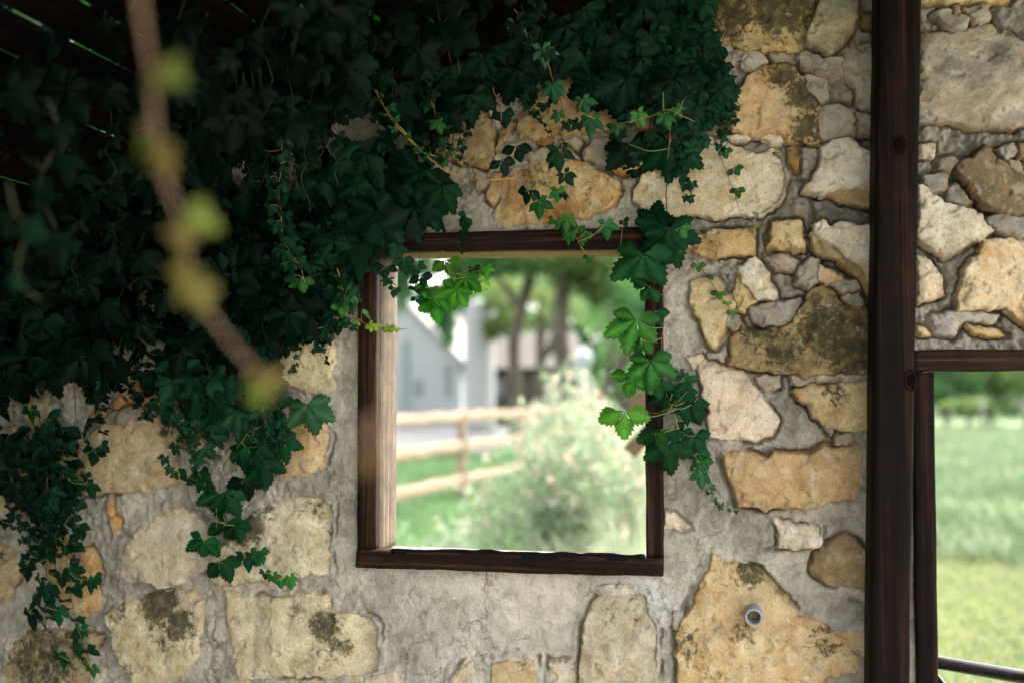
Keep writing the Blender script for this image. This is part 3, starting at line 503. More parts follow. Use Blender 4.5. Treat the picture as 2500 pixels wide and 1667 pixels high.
polyline_dip('C', [(900,960),(890,1130),(990,1230),(1000,1400)], .007, .028); polyline_dip('I', [(700,710),(900,700),(1080,690),(1190,620)], .005, .02)
polyline_dip('D', [(540,1380),(700,1220),(830,1195),(1030,1215),(1160,1240)], .007, .028); polyline_dip('D', [(1080,1430),(1200,1470),(1400,1530)], .006, .026)
polyline_dip('B', [(680,980),(850,1040),(1010,1075),(1050,1000)], .007, .028); polyline_dip('B', [(1060,950),(1090,880),(1200,780)], .010, .03)
frame_near = np.exp(-(np.maximum(np.maximum(WX0 - .06 - XX, XX - WX1 - .06), np.maximum(WZ0 - .06 - ZZ, ZZ - WZ1 - .06)) / .05).clip(0) ** 2)
H = H * (1 - .55 * frame_near)
H = np.where(far > .010, np.minimum(H, -.024), H)
keep = ~openmask(XX, ZZ)
im = np.arange(XX.size).reshape(XX.shape); kq = keep[:-1, :-1] & keep[1:, :-1] & keep[:-1, 1:] & keep[1:, 1:] & ~((far > .018)[:-1, :-1] & (far > .018)[1:, 1:])
F = np.stack([im[:-1, :-1], im[:-1, 1:], im[1:, 1:], im[1:, :-1]], -1)[kq]
used = np.unique(F); re = np.zeros(XX.size, int); re[used] = np.arange(len(used)); F = re[F]
mt = np.array((.46, .42, .355))[None, None] * (1 + .28 * fbm(XX, ZZ, 6, 4, 270) + .10 * (layer - 1))[..., None]
warm = sst(-.1, .4, fbm(XX, ZZ, 3.5, 3, 280))[..., None]; mt = mt * (1 - .4 * warm) + np.array((.56, .50, .41)) * .4 * warm
dk = (np.clip(.9 * blob(q4, .42) + .35 * blob(at(2000, 560), .16), 0, 1) * sst(-.3, .4, fbm(XX, ZZ, 9, 3, 281)))[..., None]; mt = mt * (1 - .45 * dk)
lt = (np.clip(1.0 * blob(at(1560, 1440), .06) + .8 * blob(at(1610, 1500), .05), 0, 1))[..., None]; mt = mt * (1 - lt) + np.array((.62, .60, .56)) * lt
sm = (np.clip(blob(at(1250, 1480), .22) + blob(at(1655, 800), .10) + blob(at(850, 1000), .07), 0, 1) * .6)[..., None]; mt = mt * (1 - sm) + np.array((.63, .58, .495)) * sm
mt = mt * (1 + .16 * fbm(XX + .03 * fbm(XX, ZZ, 9, 3, 274), ZZ, 9, 4, 275) + .07 * (layer - 1))[..., None]
rust = np.zeros(XX.shape)
for (x, y, r) in [(720, 890, 16), (790, 885, 14), (1050, 940, 12), (1080, 975, 12), (1450, 960, 18), (1490, 1010, 14), (1550, 960, 12), (1585, 1000, 12)]:
    q = at(*S('H', x, y)); rust = np.maximum(rust, np.exp(-((XX - q.x) * .8 + (ZZ - q.z) * .5) ** 2 / .003 ** 2 - ((ZZ - q.z) ** 2 + (XX - q.x) ** 2) / (r * ZK * .0016) ** 2))
rust = (rust * sst(-.3, .1, fbm(XX, ZZ, 60, 3, 290)))[..., None]; mt = mt * (1 - .8 * rust) + np.array((.42, .22, .07)) * .8 * rust
V = np.stack([XX.ravel(), -H.ravel(), ZZ.ravel()], -1)[used]
mossm = (.04 + .25 * sst(.1, .5, fbm(XX, ZZ, 5, 3, 295))) * (1 - sm[..., 0])
mort = mesh_np('mortar', V, F, M_MORTAR, WALL, tint=np.concatenate([mt, np.clip(rough, 0, 1)[..., None]], -1).reshape(-1, 4)[used], moss=mossm.ravel()[used])
core = MB(); xa, xb, zt = xs[0], xs[-1], zs[-1]; ct = (.30, .27, .23); YB = .145; YF = .042; e = .002
core.box(xa, WX0, YF, YB, 0, zt, ct); core.box(WX0, WX1, YF, YB, 0, WZ0 - .004, ct); core.box(WX0, WX1, YF, YB, WZ1 + .004, zt, ct)
core.box(WX1, DX0, YF, YB, 0, zt, ct); core.box(DX0, xb, YF, YB, DZ1 + .004, zt, ct); core.box(DX0 + 1.15, xb, YF, YB, 0, DZ1 + .004, ct)
co_ = core.build('wall_core', M_MORTAR, WALL, smooth=False)

# ------------------------------------------------------------------ timbers
def beam(name, a, b, yf, yb, mat, parent, axis, nseg=60, wob=.0013, seed=0, bev=.004, ends=True):
    """a,b: ((lo),(hi)) world (x,z) edge pairs at start and end; section between yf and yb."""
    V = []; rs = np.random.RandomState(seed); a = np.array(a, float); b = np.array(b, float)
    ns = 5; prof = []
    def side(p, q, n): return [(p[0] + (q[0] - p[0]) * i / n, p[1] + (q[1] - p[1]) * i / n) for i in range(n)]
    bw = bev
    L = np.linalg.norm((a[1] - a[0])); u0 = bw / L; v0 = bw / abs(yb - yf)
    ring = side((u0, 0), (1 - u0, 0), ns) + side((1 - u0, 0), (1, v0), 1) + side((1, v0), (1, 1 - v0), 3) + side((1, 1 - v0), (1 - u0, 1), 1) + side((1 - u0, 1), (u0, 1), 3) + side((u0, 1), (0, 1 - v0), 1) + side((0, 1 - v0), (0, v0), 3) + side((0, v0), (u0, 0), 1)
    n = len(ring)
    for i in range(nseg + 1):
        t = i / nseg; lo = a[0] * (1 - t) + b[0] * t; hi = a[1] * (1 - t) + b[1] * t
        dirn = (hi - lo) / np.linalg.norm(hi - lo)
        wl = float(perlin(t * 9 + seed * 3.1, .5, seed)) * wob + float(perlin(t * 40, .7, seed + 5)) * wob * .4
        wh = float(perlin(t * 8 + seed * 5.3, 3.5, seed)) * wob + float(perlin(t * 37, 5.7, seed + 6)) * wob * .4
        wf = float(perlin(t * 6, 8.1, seed + 9)) * wob * .7
        for (u, v) in ring:
            p = lo + (hi - lo) * u + dirn * (wl * (1 - u) + wh * u)
            V.append((p[0], yf + (yb - yf) * v + wf * (1 - v), p[1]))
    F = [[i * n + k, (i + 1) * n + k, (i + 1) * n + (k + 1) % n, i * n + (k + 1) % n] for i in range(nseg) for k in range(n)]
    F += [list(range(n)), [nseg * n + k for k in range(n)][::-1]]
    return mesh_np(name, V, F, mat, parent)
def XZ(px, py, Y): p = at(px, py, Y); return (p.x, p.z)
FR = bpy.data.objects.new('window_frame', None); COL.objects.link(FR); FR.parent = WALL
FR.location = Vector((WX0, 0, WZ0)) - WALL.location
class _Loc:                          # lets mesh_np subtract a world location for nested parts
    pass
def sub(parent_world, o, parent): o.parent = parent; return o
def beam_in(parent, ploc, *args, **kw):
    o = beam(*args, **kw); me = o.data
    n = len(me.vertices); v = np.zeros(n * 3, np.float32); me.vertices.foreach_get('co', v); v = v.reshape(-1, 3) - np.array(ploc, np.float32)
    me.vertices.foreach_set('co', v.ravel()); me.update(); o.parent = parent; return o
fl = (WX0, 0, WZ0); yf = -.016
beam_in(FR, fl, 'side_board', (XZ(871, 1340, yf), XZ(916, 1340, yf)), (XZ(873, 592, yf), XZ(918, 592, yf)), yf, .018, M_WV, None, 'Z', seed=1)
beam_in(FR, fl, 'side_board', (XZ(1577, 1360, yf), XZ(1620, 1360, yf)), (XZ(1572, 592, yf), XZ(1617, 592, yf)), yf + .002, .018, M_WV, None, 'Z', seed=2)
beam_in(FR, fl, 'head_board', (XZ(873, 616, yf), XZ(870, 574, yf)), (XZ(1620, 607, yf), XZ(1618, 553, yf)), yf - .003, .018, M_WH, None, 'X', seed=3)
beam_in(FR, fl, 'sill_board', (XZ(870, 1384, yf), XZ(873, 1339, yf)), (XZ(1619, 1407, yf), XZ(1620, 1362, yf)), yf - .008, .016, M_WH, None, 'X', seed=4, wob=.003)
# deep weathered reveal boards
lx = at(917, 900, yf).x
beam_in(FR, fl, 'reveal_board', ((lx - .022, WZ0), (lx, WZ0)), ((lx - .022, WZ1), (lx + .001, WZ1)), .0185, .150, M_WEATH, None, 'Z', seed=5, wob=.0015)
rx = at(1577, 1000, yf).x
beam_in(FR, fl, 'reveal_board', ((rx, WZ0), (rx + .02, WZ0)), ((rx, WZ1), (rx + .02, WZ1)), .0185, .150, M_WEATH, None, 'Z', seed=6, wob=.0015)
tz = at(950, 612, yf).z; tz2 = at(1560, 607, yf).z
beam_in(FR, fl, 'reveal_board', ((lx + .001, tz), (lx + .001, tz + .02)), ((rx - .001, tz2), (rx - .001, tz2 + .025)), .0185, .150, M_WEATHX, None, 'X', seed=7, wob=.0015)
bz0 = at(917, 1358, .02).z; bz1 = at(1577, 1378, .02).z
beam_in(FR, fl, 'reveal_board', ((lx + .001, bz0 - .06), (lx + .001, bz0 - .034)), ((rx - .001, bz1 - .06), (rx - .001, bz1 - .034)), .0185, .150, M_WEATHX, None, 'X', seed=8, wob=.003)
o = beam_in(FR, fl, 'sealing_strip', (XZ(955, 1352, -.022), XZ(955, 1337, -.022)), (XZ(1574, 1372, -.022), XZ(1574, 1353, -.022)), -.0235, -.019, plain('strip_black', 1.0, .0), None, 'X', seed=12, wob=.004, bev=.0005)  # uneven near-black strip standing above the sill's front edge
o.data.attributes.new('tint', 'FLOAT_COLOR', 'POINT'); o.data.attributes['tint'].data.foreach_set('color', np.tile([.01, .01, .01, 1], len(o.data.vertices)).astype(np.float32))
DFW = (DX0, 0, 0); DF = bpy.data.objects.new('door_frame', None); COL.objects.link(DF); DF.parent = WALL; DF.location = Vector(DFW) - WALL.location
dy = -.028
zj = at(2400, 905, dy).z
beam_in(DF, DFW, 'door_header', ((at(2232, 905, dy).x, zj), (at(2232, 905, dy).x, at(2300, 853, dy).z)), ((at(2620, 905, dy).x + .7, zj), (at(2620, 905, dy).x + .7, at(2300, 853, dy).z)), dy, .06, M_WH, None, 'X', nseg=90, seed=9)
beam_in(DF, DFW, 'door_jamb', ((at(2229, 1500, dy).x, 0), (at(2282, 1500, dy).x, 0)), ((at(2231, 1000, dy).x, zj - .002), (at(2284, 1000, dy).x, zj - .002)), dy + .004, .06, M_POST, None, 'Z', nseg=90, seed=10)
beam_in(DF, DFW, 'door_jamb', ((DX0 + 1.13, 0), (DX0 + 1.19, 0)), ((DX0 + 1.13, zj - .002), (DX0 + 1.19, zj - .002)), dy + .004, .06, M_POST, None, 'Z', nseg=60, seed=13)
# free-standing post in front of the wall
py_f, py_b = -.150, -.036
pb = [at(2124, 1667, py_f), at(2221, 1667, py_f), at(2143, 0, py_f), at(2250, 0, py_f)]
def ext(p, q, z): t = (z - p.z) / (q.z - p.z); return (p.x + (q.x - p.x) * t, z)
zt_ = zt + .25
PO = empty('timber_post', (ext(pb[0], pb[2], 0)[0] + .05, (py_f + py_b) / 2, 0), 'thick dark brown squared timber post standing before the stone wall beside the doorway', 'post')
beam('shaft', (ext(pb[0], pb[2], 0), ext(pb[1], pb[3], 0)), (ext(pb[0], pb[2], zt_), ext(pb[1], pb[3], zt_)), py_f, py_b, M_POST, PO, 'Z', nseg=200, seed=11, wob=.002, bev=.006)
# knots in the post face
def knot(px, py, rx_, rz_, rim_t):
    q = at(px, py, py_f - .001); mb = MB(); n = 28
    for ring, (s0, y0, s1, y1, tt) in enumerate([(1.0, .002, .85, -.0015, rim_t), (.85, -.0015, .7, .001, (.008, .005, .004)), (.7, .001, .05, -.0015, (.006, .003, .002))]):
        V = []; 
        for (sc, yy) in ((s0, y0), (s1, y1)):
            for k in range(n):
                a = 2 * pi * k / n; w_ = 1 + .03 * sin(5 * a + 1)
                V.append((q.x + rx_ * sc * w_ * cos(a), q.y + yy, q.z + rz_ * sc * w_ * sin(a)))
        mb.add(V, [[k, (k + 1) % n, n + (k + 1) % n, n + k] for k in range(n)], tt)
    mb.build('knot', plain('knot_wood', .9, .03, nz=200, amt=.5, bd=.001), PO)
knot(*S('C', 1555, 925), .019, .028, (.022, .012, .008)); knot(*S('F', 1625, 1040), .013, .026, (.014, .007, .005))

# ------------------------------------------------------------------ drain pipe through the wall
pc = at(*S('I', 628, 1150), -.080); DPm = MB(); R0, R1 = .0205, .0150; n = 40; Vp = []
for (r, y) in ((R0, .02), (R0, -.078), (R0 - .001, -.080), (R1 + .001, -.080), (R1, -.078), (R1, .02)):
    for k in range(n):
        a = 2 * pi * k / n; jag = .0014 * max(0, sin(2 * a - 1.2)) * (perlin(k * .7, 1.3)) if y < -.05 else 0
        Vp.append((pc.x + r * cos(a), y + jag, pc.z + r * sin(a)))
DPm.add(Vp, [[i * n + k, (i + 1) * n + k, (i + 1) * n + (k + 1) % n, i * n + (k + 1) % n] for i in range(5) for k in range(n)], (.30, .33, .36))
DPm.build('drain_pipe', M_PVC, WALL)
ins = MB(); ins.add([(pc.x + R1 * cos(2 * pi * k / n), .015, pc.z + R1 * sin(2 * pi * k / n)) for k in range(n)], [list(range(n))], (.02, .02, .02)); ins.build('pipe_inner_disc', M_PVC, WALL)  # near-black disc closing the bore

# ------------------------------------------------------------------ metal gate in the doorway
ga = at(2270, 1612, .11); gz = ga.z; gb = onz(2500, 1652, gz); gd = (gb - ga); gd.z = 0; gd.normalize(); gend = ga + gd * 1.05
GT = empty('metal_gate', (ga.x, ga.y, 0), 'black tubular metal gate with a slanting brace standing in the doorway', 'gate')
g = MB(); g.tube([ga - gd * .03, gend], .0155, 16, (.035, .030, .034)); g.build('top_rail', M_GATE, GT)
g = MB(); g.tube([ga + Vector((0, 0, -.02)) , ga + gd * .55 + Vector((0, 0, gz * -.62))], .0085, 12, (.03, .028, .03)); g.build('brace', M_GATE, GT)
g = MB(); g.tube([ga + Vector((0, 0, -.016)), Vector((ga.x, ga.y, .06))], .0155, 12, (.035, .03, .034)); g.build('stile', M_GATE, GT)
g = MB(); g.tube([gend + Vector((0, 0, -.016)), Vector((gend.x, gend.y, .06))], .0155, 12, (.035, .03, .034)); g.build('stile', M_GATE, GT)
g = MB(); g.tube([Vector((ga.x, ga.y, .1)), Vector((gend.x, gend.y, .1))], .0155, 12, (.035, .03, .034)); g.build('bottom_rail', M_GATE, GT)

# ------------------------------------------------------------------ lath roof over the yard
r0 = at(-200, 708); r1 = at(1330, 31); sdir = Vector((r1.x - r0.x, 0, r1.z - r0.z)); slen = sdir.length; sdir.normalize(); nrm = Vector((-sdir.z, 0, sdir.x))
r0 = r0 - sdir * .9; slen += 1.2
RF = empty('lath_roof', (r0.x, -1.8, r0.z), 'dark sloping lath roof overhead whose slats let slivers of light through', 'roof')
s = 0; k = 0
while s < slen:
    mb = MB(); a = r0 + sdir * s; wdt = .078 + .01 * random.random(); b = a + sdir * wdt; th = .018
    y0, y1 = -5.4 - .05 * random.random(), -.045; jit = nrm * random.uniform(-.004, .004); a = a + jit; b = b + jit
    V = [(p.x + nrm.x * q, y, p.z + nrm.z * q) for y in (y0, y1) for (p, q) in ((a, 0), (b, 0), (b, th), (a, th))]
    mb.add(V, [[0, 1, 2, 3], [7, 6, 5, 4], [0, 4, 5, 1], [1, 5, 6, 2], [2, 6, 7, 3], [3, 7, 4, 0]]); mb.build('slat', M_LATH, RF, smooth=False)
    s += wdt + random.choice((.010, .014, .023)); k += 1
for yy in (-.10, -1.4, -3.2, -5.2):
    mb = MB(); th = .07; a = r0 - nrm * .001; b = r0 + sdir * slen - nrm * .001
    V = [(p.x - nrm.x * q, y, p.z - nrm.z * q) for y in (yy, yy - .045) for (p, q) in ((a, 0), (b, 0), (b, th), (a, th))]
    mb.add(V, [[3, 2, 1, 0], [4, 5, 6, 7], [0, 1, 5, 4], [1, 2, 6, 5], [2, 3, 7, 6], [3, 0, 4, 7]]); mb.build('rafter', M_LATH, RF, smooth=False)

# ------------------------------------------------------------------ creeper leaves
def leaflet(L, W, teeth, fold, curl, seed, ang, z0=0.0, n=None):
    rs = np.random.RandomState(seed); n = n or (15 if teeth else 8); V = []; F = []; T = []
    wr = rs.uniform(-1, 1, 4)
    for i in range(n + 1):
        t = i / n; wv = float(np.interp(t, (0, .08, .2, .35, .5, .65, .8, .92, 1), (0, .10, .42, .86, 1, .86, .50, .17, 0) if teeth else (0, .08, .40, .85, 1, .82, .44, .14, 0)))
        wv = wv * W; z = -curl * t * t + .02 * wr[0] * sin(5 * t)
        fw = 0.0
        if teeth and i % 2 == 1 and i < n and i > 2: wv *= 1.24; fw = .045
        V.append((t * L, 0, z * L)); T.append(1.35)
        for sgn in (-1, 1):
            rip = .035 * (1 if i % 2 else -1) * (wv / max(W, 1e-6)) * (1 if teeth else .3)
            V.append((min(L * (t + fw), L * 1.0), sgn * wv * .55, z * L - fold * wv * .5 + rip * L * .5)); T.append(1.0)
            V.append((min(L * (t + fw * 1.6 + .0), L), sgn * wv, z * L - fold * wv * (1.1 + .3 * wr[1] * sgn) + rip * L)); T.append(.92)
    for i in range(n):
        a, b = i * 5, (i + 1) * 5
        for q in ((a, a + 1, b + 1, b), (a + 1, a + 2, b + 2, b + 1), (b, b + 3, a + 3, a), (b + 3, b + 4, a + 4, a + 3)):
            F.append((q[0], q[1], q[2])); F.append((q[0], q[2], q[3]))
    V = np.array(V); ca, sa = cos(ang), sin(ang)
    R = np.array([[ca, -sa, 0], [sa, ca, 0], [0, 0, 1]]); V = V @ R.T; V[:, 2] += z0
    return V, np.array(F), np.array(T)
def leaf_template(kind, seed):
    rs = np.random.RandomState(seed); Vs = []; Fs = []; Ts = []; n = 0
    if kind == 'big': spec = [(0, 1.0, .245), (47, .92, .235), (-47, .92, .235), (100, .70, .20), (-100, .70, .20)]; teeth = True
    elif kind == 'three': spec = [(0, 1.0, .29), (66, .88, .27), (-66, .88, .27)]; teeth = True
    elif kind == 'mid': spec = [(0, 1.0, .25), (52, .85, .22), (-52, .85, .22), (110, .55, .17), (-110, .55, .17)]; teeth = False
    elif kind == 'small3': spec = [(0, 1.0, .34), (70, .75, .30), (-70, .75, .30)]; teeth = False
    for j, (a, L, W) in enumerate(spec):
        a += rs.uniform(-9, 9); L *= rs.uniform(.88, 1.1)
        V, F, T = leaflet(L, W * rs.uniform(.88, 1.08) * 1.0, teeth, rs.uniform(.15, .6), rs.uniform(.0, .38), seed * 10 + j, radians(a), rs.uniform(-.03, .03))
        sv = rs.uniform(.88, 1.1); Vs.append(V); Fs.append(F + n); Ts.append(T * sv); n += len(V)
    return np.concatenate(Vs), np.concatenate(Fs), np.concatenate(Ts)
MASS = set()
TPL = {k: [leaf_template(k, 40 + i * 7 + j * 100) for i in range(7)] for j, k in enumerate(('big', 'three', 'mid', 'small3'))}
def c_hi(t): return t[1] > .125
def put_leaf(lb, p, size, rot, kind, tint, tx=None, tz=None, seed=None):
    if tint not in MASS: tint = tuple(c * (.62 if c_hi(tint) else .46) for c in tint)  # darker tints cut more: shade at left and top put into leaf colour
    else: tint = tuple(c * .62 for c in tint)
    """rot: degrees of the middle leaflet away from straight down (positive to the right)."""
    V, F, T = TPL[kind][random.randrange(7)]
    d = Vector((sin(radians(rot)), 0, -cos(radians(rot)))); nn = Vector((0, -1, 0))
    tx = random.gauss(0, 24) if tx is None else tx; tz = random.gauss(-20, 20) if tz is None else tz   # tx: yaw, tz: tip tilts out/in
    s_ = d.cross(nn).normalized()
    d2 = d * cos(radians(tz)) - nn * sin(radians(tz)) * -1; n2 = s_.cross(d2).normalized() * 1.0
    if n2.y > 0: n2 = -n2
    s2 = n2.cross(d2).normalized(); s3 = s2 * cos(radians(tx)) + n2 * sin(radians(tx)); n3 = n2 * cos(radians(tx)) - s2 * sin(radians(tx))
    M = np.array([list(d2), list(s3), list(n3)]); P = (V * size) @ M + np.array(p)
    br = random.uniform(.82, 1.2)
    lb.add(P, F, np.array(tint)[None] * (T * br)[:, None])
TE = (.011, .056, .028); MD = (.014, .070, .024); DG = (.0065, .034, .017); BRI = (.034, .14, .035); YG = (.20, .32, .06); PALEG = (.10, .22, .07)
def smooth_path(pts, step=.01, wob=.003):
    P = [Vector(p) for p in pts]; out = []
    Q = [P[0] * 2 - P[1]] + P + [P[-1] * 2 - P[-2]]
    for i in range(1, len(Q) - 2):
        n = max(2, int((Q[i + 1] - Q[i]).length / step))
        for j in range(n):
            t = j / n; a, b, c, d = Q[i - 1], Q[i], Q[i + 1], Q[i + 2]
            v = .5 * ((2 * b) + (-a + c) * t + (2 * a - 5 * b + 4 * c - d) * t * t + (-a + 3 * b - 3 * c + d) * t ** 3)
            out.append(v + Vector((random.gauss(0, wob * .3), random.gauss(0, wob * .3), 0)))
    out.append(P[-1]); return out
VGRP = 'creeper strands hanging over the wall'
def strand(label, view, pts, Y=-.06, size=34, spacing=24, kind='small3', tint=TE, stem=(.10, .075, .035), r=.0016, leaves=(), fill=(0, 1), spread=1.0, taper=.0, ydip=.03, cat='creeper', down=0, stemscale=1.0, group=VGRP, double=False):
    """pts in view coords; leaves: explicit (x, y, size_px, rot, kind, tint) in the same view."""
    W_ = []
    for i, (x, y) in enumerate(pts):
        t = i / max(1, len(pts) - 1); px, py = S(view, x, y); W_.append(at(px, py, Y + ydip * sin(i * 2.3)))
    path = smooth_path(W_); base = path[0]
    T = empty('creeper_vine', tuple(base), label, cat, group)
    mb = MB(); n = len(path); mb.tube(path, [max(.0006, r * (1 - .6 * i / n)) for i in range(n)], 5, stem)
    if double: mb.tube([p + Vector((.004 * sin(i * .21), -.003, .003 * cos(i * .17))) for i, p in enumerate(path)], r * .6, 5, stem)
    lb = LB(); acc = 0; sidek = 1; m0 = mpp(path[0])
    if spacing:
        for i in range(1, n):
            acc += (path[i] - path[i - 1]).length / m0; t = i / n
            if acc >= spacing and fill[0] <= t <= fill[1]:
                acc = random.uniform(-.2, .15) * spacing; sidek *= -1; p = path[i]; d = (path[i] - path[i - 1]).normalized()
                sz = size * m0 * random.uniform(.7, 1.15) * (1 - taper * t)
                lp = p + Vector((sidek * random.uniform(.15, .6) * sz * spread, -random.uniform(.002, .02), random.uniform(-.1, .3) * sz))
                mb.tube([p, (p + lp) / 2 + Vector((0, -.003, .003)), lp], .0006, 3, stem, caps=False)
                put_leaf(lb, lp, sz, sidek * random.uniform(5, 60) + down, kind if random.random() < .8 else ('mid' if kind == 'small3' else 'three'), tint)
    for L in leaves:
        x, y, szp, rot, kd, tn_ = L[:6]; px, py = S(view, x, y); p = at(px, py, Y - (L[6] if len(L) > 6 else random.uniform(.005, .02)))
        sz = szp * m0; near = min(path, key=lambda q: (q - p).length)
        mid = (near + p) / 2 + Vector((0, -.004, -.12 * (near - p).length + .0))
        mb.tube(smooth_path([near, mid, p], .008, 0), .0011 if szp > 40 else .0007, 5, (.20, .24, .07) if szp > 40 else stem, caps=False)
        put_leaf(lb, p, sz, rot, kd, tn_, tx=(L[7] if len(L) > 7 else random.gauss(0, 10)), tz=(L[8] if len(L) > 8 else random.gauss(-10, 10)))
    mb.build('stem', M_STEM, T)
    if lb.n: lb.build('leaves', M_LEAF, T)
    return T
YS = (.34, .22, .08); RS_ = (.22, .085, .045)
strand('bare-bottomed creeper strand of small leaves hanging straight down left of the window', 'W', [(612,60),(636,180),(640,290),(648,360),(640,430),(646,500),(655,560),(688,610),(700,650)], Y=-.20, size=42, spacing=12, kind='small3', tint=(.020,.115,.055), stem=YS, taper=.15,
       leaves=[(590,285,34,-60,'small3',TE),(605,345,34,-50,'small3',TE),(690,640,40,10,'three',(.06,.22,.06)),(670,600,34,-30,'mid',BRI),(690,380,30,50,'small3',TE)])
strand('long curved creeper runner with thin golden stems sweeping down to the right', 'B', [(60,-60),(150,60),(225,330),(300,550),(370,700),(450,820),(560,930),(640,1000),(750,1080),(880,1130),(1000,1152),(1190,1142)], Y=-.17, size=26, spacing=16, kind='three', tint=(.035,.16,.055), stem=(.42,.27,.08), r=.0020, fill=(0,.72), taper=.55, double=True, ydip=.015,
       leaves=[(240,380,34,0,'mid',TE),(270,500,36,-20,'mid',TE),(180,120,40,0,'mid',TE),(220,190,40,20,'mid',TE)])
strand('short golden side shoot forking off beside the long curved runner', 'B', [(640,985),(700,1000),(770,980),(825,945)], Y=-.15, size=16, spacing=15, kind='three', tint=BRI, stem=(.45,.28,.08), r=.0014)
strand('thin nearly leafless reddish vine hanging straight down above the long curved runner', 'B', [(425,-40),(420,200),(415,420),(412,620)], Y=-.15, size=28, spacing=0, stem=RS_, r=.0015, leaves=[(440,300,34,20,'small3',TE),(455,560,30,30,'mid',TE),(435,420,22,-10,'small3',BRI),(400,180,36,-10,'small3',TE)])
strand('creeper strand of paired leaves above the golden runner tip', 'B', [(540,-20),(580,180),(625,330),(640,450),(650,550),(675,690),(720,830),(740,930),(770,1000),(800,1060)], Y=-.15, size=34, spacing=26, kind='mid', tint=TE, stem=RS_, taper=.3,
       leaves=[(600,180,42,10,'mid',TE),(625,300,40,0,'mid',TE),(630,440,44,10,'mid',TE),(640,640,36,-20,'mid',(.03,.16,.06)),(700,780,36,10,'mid',BRI),(735,890,26,0,'mid',(.03,.16,.06))])
strand('creeper strand with pale shiny five-fingered leaves over the middle of the window', 'B', [(1190,60),(1290,260),(1380,340),(1440,540),(1495,680),(1495,930),(1490,1100),(1490,1200),(1500,1340),(1560,1450)], Y=-.16, size=30, spacing=90, kind='mid', tint=TE, stem=RS_,
       leaves=[(1200,160,52,-20,'mid',(.10,.26,.16),.02,0,-60),(1365,315,52,5,'mid',(.10,.25,.14),.02,0,-40),(1435,540,52,0,'mid',(.035,.17,.08)),(1470,720,30,-10,'mid',(.05,.2,.06)),(1470,950,56,5,'mid',MD),(1510,1110,40,30,'mid',MD),(1470,1210,36,0,'mid',(.04,.19,.05)),(1530,1390,40,-10,'mid',(.06,.24,.05)),(1440,1400,22,-40,'small3',BRI),(1560,1480,22,10,'small3',BRI)])
strand('sideways creeper runner with bright green leaves crossing the ochre stones', 'B', [(1495,590),(1560,660),(1650,735),(1760,775),(1860,790),(1980,765),(2080,740),(2160,700),(2260,740),(2350,780)], Y=-.15, size=28, spacing=0, stem=YS, r=.0016,
       leaves=[(1625,640,44,15,'mid',(.05,.22,.10)),(1680,750,52,0,'mid',(.045,.21,.09)),(1600,780,30,-40,'mid',TE),(1840,800,30,10,'mid',BRI),(1980,720,42,20,'mid',(.06,.24,.07)),(2150,730,44,10,'mid',(.06,.25,.07)),(2225,690,28,30,'mid',(.06,.24,.07)),(2270,640,44,30,'mid',TE),(2140,590,44,-10,'mid',TE)])
strand('thin creeper strand ending in a leaf cluster over the mottled orange stone', 'B', [(1050,560),(1100,700),(1110,850),(1150,980),(1200,1080),(1250,1170),(1340,1250)], Y=-.13, size=28, spacing=0, stem=RS_, r=.0012,
       leaves=[(1110,720,48,10,'small3',TE),(1205,930,46,10,'three',DG),(1110,1020,42,20,'three',TE),(1275,1210,40,-20,'three',TE),(1345,1280,48,0,'mid',(.03,.16,.045))])
strand('creeper stem running down the right edge of the window with large toothed leaves', 'P', [(1636,60),(1637,200),(1634,340),(1628,430),(1627,520),(1624,600),(1621,700),(1619,800),(1616,860),(1640,950),(1650,1000)], Y=-.05, size=60, spacing=0, stem=(.16,.10,.05), r=.0022,
       leaves=[(1640,348,108,-5,'big',(.012,.085,.030)),(1535,352,100,10,'big',DG),(1630,556,104,-55,'big',(.014,.092,.034),.03),(1632,560,92,22,'big',(.012,.08,.03),.025),(1598,540,60,160,'three',DG),
               (1570,620,102,-5,'big',(.018,.11,.035),.045,-10,-8),(1553,780,92,-12,'big',(.045,.18,.035),.05,-12,-5),(1588,880,86,2,'big',(.036,.17,.04),.06,0,-10),
               (1540,918,64,-12,'three',(.045,.20,.03),.05),(1585,700,50,-40,'three',(.02,.12,.035),.03),(1600,760,44,20,'three',(.02,.12,.035),.03),(1565,830,44,-30,'three',(.036,.16,.035),.04),(1605,930,48,0,'three',(.018,.11,.035),.03),(1524,1003,78,0,'three',(.06,.22,.035),.06,-15,-10),(1660,555,34,20,'three',(.06,.22,.06),.03),(1655,600,28,10,'three',BRI,.02),(1580,1008,10,-60,'small3',BRI)])
